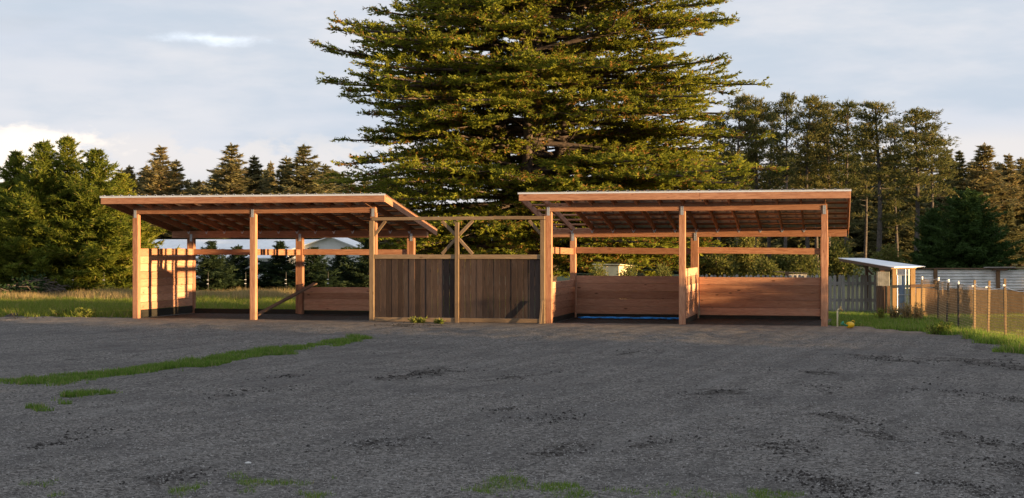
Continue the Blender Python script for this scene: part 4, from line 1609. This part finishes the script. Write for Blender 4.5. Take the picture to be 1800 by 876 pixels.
def clods():
    rng = np.random.default_rng(55)
    P, S = [], []
    for px, py, r, n in CLODS:
        x, y = gpt(px, py)
        k = int(n * 2.2)
        t = rng.normal(0, 1, (k, 2)) * np.array([r * .55, r * 1.1])
        ca = .9 if px < 1300 else -.5
        P.append(np.stack([x + t[:, 0] + ca * t[:, 1] * .4, y + t[:, 1] * .9], -1))
        S.append((.005 + .019 * rng.uniform(0, 1, k) ** 3) * (y / 14) ** .35)
    # loose single clods everywhere
    k = 1500
    px = rng.uniform(-30, 1830, k)
    py = 582 + 300 * rng.uniform(0, 1, k) ** .8
    d = FPX * EYE / (py - 440)
    P.append(np.stack([(px - 900) / FPX * d, d], -1))
    S.append((.004 + .012 * rng.uniform(0, 1, k) ** 3) * (d / 14) ** .4)
    P, S = np.concatenate(P), np.concatenate(S)
    z = ground_h(P[:, 0], P[:, 1]) + S * .15
    tr = lump_tris(np.column_stack([P, z]), S, rng, .55)
    o = obj('soil_clods', mesh_tris('soil_clods', tr), M['soil'])
    tag(o, 'dark clods of turned up soil scattered over the gravel', 'soil', kind='stuff')
    # crushed stone lying loose in the foreground
    k = 42000
    px = rng.uniform(-40, 1840, k)
    py = 680 + 215 * rng.uniform(0, 1, k) ** .75
    d = FPX * EYE / (py - 440)
    X = (px - 900) / FPX * d
    S = (.004 + .009 * rng.uniform(0, 1, k) ** 2) * (d / 11) ** .4
    z = ground_h(X, d) + S * .1
    tr = lump_tris(np.column_stack([X, d, z]), S, rng, .6)
    o = obj('loose_gravel', mesh_tris('loose_gravel', tr), M['stone'])
    tag(o, 'loose crushed grey stone on the yard in front', 'gravel', kind='stuff')


clods()


def rock(name, label, px, py, s, mat):
    x, y = gpt(px, py)
    bm = bmesh.new()
    bmesh.ops.create_icosphere(bm, subdivisions=2, radius=1.0)
    for v in bm.verts:
        v.co *= 1 + .18 * math.sin(v.co.x * 4 + px) * math.cos(v.co.y * 5) + random.uniform(-.06, .06)
        v.co.x *= 1.5
        v.co.z *= .55
        v.co *= s
    me = bpy.data.meshes.new(name)
    bm.to_mesh(me)
    bm.free()
    o = obj(name, me, mat)
    o.location = (x, y, float(ground_h(np.array([x]), np.array([y]))[0]) + s * .25)
    tag(o, label, 'stone')


rock('pale_stone', 'small white stone alone on the gravel at lower left', 436, 817, .018, M['pale_stone'])
rock('pale_stone', 'tiny white stone on the gravel at lower right', 1612, 828, .012, M['pale_stone'])


def mound(name, label, x, y, rx, ry, h):
    n, m = 28, 12
    V, F = [(x, y, h)], []
    for j in range(1, m + 1):
        for i in range(n):
            a = 6.2832 * i / n
            f = j / m
            px, py = x + rx * f * math.cos(a), y + ry * f * math.sin(a)
            q = h * (1 - f * f) ** 1.3 * (.65 + .7 * float(vnoise(np.array(px), np.array(py), .22, 31))) - .03 * f
            V.append((px, py, q))
    for i in range(n):
        F.append((0, 1 + i, 1 + (i + 1) % n))
    for j in range(m - 1):
        for i in range(n):
            b = 1 + j * n
            F.append((b + i, b + n + i, b + n + (i + 1) % n, b + (i + 1) % n))
    o = obj(name, mesh_py(name, V, F, True), M['soil'])
    tag(o, label, 'soil mound')


mound('soil_mound', 'low dark soil mound at the grass edge on the far left', -12.45, 35.6, .30, .25, .09)


# ------------------------------------------------------------------ grass
def blades(name, label, X, Y, H, W, mat, rng, tint=None, lean=.35):
    n = len(X)
    Z = ground_h(X, Y) - .005
    a = rng.uniform(0, 6.28, n)
    sx, sy = np.cos(a) * W, np.sin(a) * W
    lx, ly = rng.normal(0, lean, n) * H, rng.normal(0, lean, n) * H
    A = np.stack([X - sx, Y - sy, Z], -1)
    B = np.stack([X + sx, Y + sy, Z], -1)
    C = np.stack([X + lx, Y + ly, Z + H], -1)
    if tint is None:
        tint = np.where(rng.uniform(0, 1, n) < .12, 1.0, rng.uniform(0, .93, n))
    o = obj(name, mesh_tris(name, np.stack([A, B, C], 1), tint), mat)
    tag(o, label, 'grass', kind='stuff')
    return o


def scatter(rng, n, x0, x1, y0, y1, px_uniform=False):
    if px_uniform:
        y = y0 * y1 / (y0 + (y1 - y0) * rng.uniform(0, 1, n))
        x = rng.uniform(-.42, .42, n) * y
    else:
        x, y = rng.uniform(x0, x1, n), rng.uniform(y0, y1, n)
    return x, y


def all_grass():
    rng = np.random.default_rng(88)
    # strip across the yard, tufts and the lawn by the photographer
    x, y = scatter(rng, 700000, -8.2, -2.2, 14.0, 27.0)
    g = masks(x, y)[0]
    k = (g > .15) & (rng.uniform(0, 1, len(x)) < g ** 1.3 * (.12 + .88 * (vnoise(x, y, .14, 42) > .42)) * .9)
    x, y = x[k], y[k]
    h = rng.uniform(.025, .075, len(x)) * (.6 + .8 * vnoise(x, y, .5, 12))
    blades('grass_strip', 'strip of short green grass crossing the gravel on the left', x, y, h, rng.uniform(.0035, .007, len(x)), M['grass'], rng)
    print('strip', len(x))
    x, y = scatter(rng, 260000, -5, 5, 8.6, 11.0)
    g = masks(x, y)[0]
    k = (g > .25) & (rng.uniform(0, 1, len(x)) < g ** 1.5 * (.15 + .85 * (vnoise(x, y, .10, 41) > .42)) * .9)
    x, y = x[k], y[k]
    blades('grass_tufts', 'short grass tufts along the bottom of the yard', x, y, rng.uniform(.012, .045, len(x)), rng.uniform(.0015, .0035, len(x)), M['grass'], rng)
    print('tufts', len(x))
    # lush edge on the right, under the wire fence and round the coop
    x, y = scatter(rng, 420000, 6.4, 16.0, 15.0, 36.5)
    g = masks(x, y)[0]
    ex = np.interp(y, EDGE_Y, EDGE_X)
    k = (g > .4) & (rng.uniform(0, 1, len(x)) < g * np.where(x - ex < 1.2, 1.0, .45)) & (np.abs(x) < y * .37 + .5)
    x, y = x[k], y[k]
    lush = np.exp(-((x - np.interp(y, EDGE_Y, EDGE_X) - .35) / .4) ** 2) * (y < 30)
    h = (rng.uniform(.04, .11, len(x)) + lush * rng.uniform(.0, .12, len(x))) * (.6 + .8 * vnoise(x, y, .7, 13))
    blades('verge_grass', 'lush green grass along the wire fence on the right', x, y, h, rng.uniform(.004, .009, len(x)), M['grass'], rng)
    print('verge', len(x))
    # meadow left of and behind the row
    x, y = scatter(rng, 220000, -24.0, 12.0, 33.8, 47.0)
    u, v = to_uv(x, y)
    g = masks(x, y)[0]
    k = (g > .4) & ((u < -.25) | (v > 3.3)) & (np.abs(x) < y * .37 + .5) & (u < 7)
    x, y = x[k], y[k]
    h = rng.uniform(.06, .20, len(x)) * (.5 + vnoise(x, y, 1.2, 14))
    blades('meadow_grass', 'mown green meadow grass behind and left of the shelters', x, y, h, rng.uniform(.006, .013, len(x)), M['meadow'], rng, None, .5)
    print('meadow', len(x))
    x, y = scatter(rng, 120000, -24.0, -2.0, 45.0, 50.5)
    k = (np.abs(x) < y * .38 + .5) & (rng.uniform(0, 1, len(x)) < sstep(45, 47.5, y + 2 * (vnoise(x, y, 1.5, 15) - .5)))
    x, y = x[k], y[k]
    h = rng.uniform(.10, .34, len(x)) * (.45 + .9 * vnoise(x, y, .8, 16))
    blades('dry_grass', 'tall straw coloured grass along the far side of the meadow', x, y, h, rng.uniform(.006, .014, len(x)), M['dry_grass'], rng, None, .3)
    print('dry', len(x))


all_grass()


def weed(name, label, x, y, h, r, n, mat, seed, cat='weed', group=None):
    rng = np.random.default_rng(seed)
    t = thing(name, label, cat, (x, y, 0), 0, group)
    g = Geo()
    P, D = [], []
    for i in range(n):
        a = rng.uniform(0, 6.28)
        e = rng.uniform(.1, 1) * r
        hh = h * rng.uniform(.55, 1.1)
        b = np.array([math.cos(a) * e * .4, math.sin(a) * e * .4, -.02])
        tip = np.array([math.cos(a) * e, math.sin(a) * e, hh])
        g.add(tube([b.tolist(), tip.tolist()], [.005, .002], 3, False))
        for f in np.linspace(.2, 1, 7):
            P.append(b + (tip - b) * f)
            D.append(nrm(np.array([rng.normal(), rng.normal(), .5])))
    g.build('stems', M['dry_grass'] if False else M['twig'], t)
    P, D = np.array(P), np.array(D)
    tris, idx = sprays(P, D, 4, .05 + .05 * h, .02, .6, .2, rng)
    obj('leaves', mesh_tris('leaves', tris, rng.uniform(0, 1, len(idx))), mat, t)


for i, (px, py, h, r, n, lab) in enumerate((
        (735, 568, .10, .28, 30, 'low yellow green weed at the foot of the left gate half'),
        (770, 569, .08, .18, 16, 'small yellow green weed left of the gate middle post'),
        (112, 557, .16, .35, 30, 'leafy low weed in the grass edge farther left of the shelter'),
        (148, 558, .20, .32, 40, 'bushy weed in the grass edge nearest the left shelter'),
        (1592, 562, .34, .25, 26, 'tall dry weed left of the coop gate'),
        (1572, 562, .30, .2, 20, 'thin dry weed before the coop corner post'),
        (1612, 563, .36, .25, 26, 'tall dry weed right of the coop gate'),
        (1548, 563, .26, .2, 16, 'thin weed at the end of the picket fence'),
        (1650, 588, .22, .25, 24, 'green weed where the gravel meets the wire fence'))):
    x, y = gpt(px, py)
    weed('weed_plant', lab, x, y, h, r, n, M['dry_grass'] if i in (4, 5, 6) else M['weed'], 500 + i)

# ------------------------------------------------------------------ unseen trees added to block the low sun
shade_v = [conifer('shade_spruce', 9.0, 2.6, 700 + i, .34, 8, .75, (.60, .20), .2, .03, .2, .6, 0, .03, 0) for i in range(2)]


def shade_row(n0, n1, X, step, hmin, hmax, group, where):
    n = n0
    i = 0
    while n <= n1:
        y = (n + X * math.sin(SUN_AZ)) / math.cos(SUN_AZ)
        h = random.uniform(hmin, hmax)
        tree('shade_spruce', where, shade_v[i % 2], BK, (X + random.uniform(-1, 1), y, 0), i * 1.3, (h / 9 * .95, h / 9 * .95, h / 9), group)
        n += step * random.uniform(.85, 1.15)
        i += 1


shade_row(-26, 22.6, 46, 2.1, 9.5, 12, 'unseen spruce row added south of the yard', 'unseen dense spruce added to shade the gravel yard')
shade_row(-25, 21.8, 51, 2.1, 9.5, 12, 'second unseen spruce row added south of the yard', 'unseen back row spruce added to shade the gravel yard')
shade_row(39.4, 40.8, 47, 1.3, 5.6, 6.6, 'unseen mid spruces added east of the yard', 'unseen middling spruce added to shade the left spruces')
shade_row(68, 128, 66, 3.2, 7.0, 9.5, 'unseen spruces added beside the pine wood', 'unseen tall spruce added to shade the pine wood')

# unseen firs, added to keep low sun off the right shelter's back wall
for i, (n, lab) in enumerate(((30.4, 'unseen fir added as a sun blocker, nearest the yard'), (31.6, 'second unseen fir added as a sun blocker, counted from the yard'), (32.8, 'middle one of five unseen firs added as sun blockers'),
                             (33.9, 'fourth unseen fir added as a sun blocker, counted from the yard'), (35.0, 'unseen fir added as a sun blocker, nearest the coop'))):
    y = (n + 16.5 * math.sin(SUN_AZ)) / math.cos(SUN_AZ)
    tree('fir_tree', lab, fir_v[i % 3], (M['bark'], M['dark_fir']), (16.5, y, 0), i * 1.3, (.9, .9, 1.7 / 2.6), 'unseen sun blocking firs right of the yard')
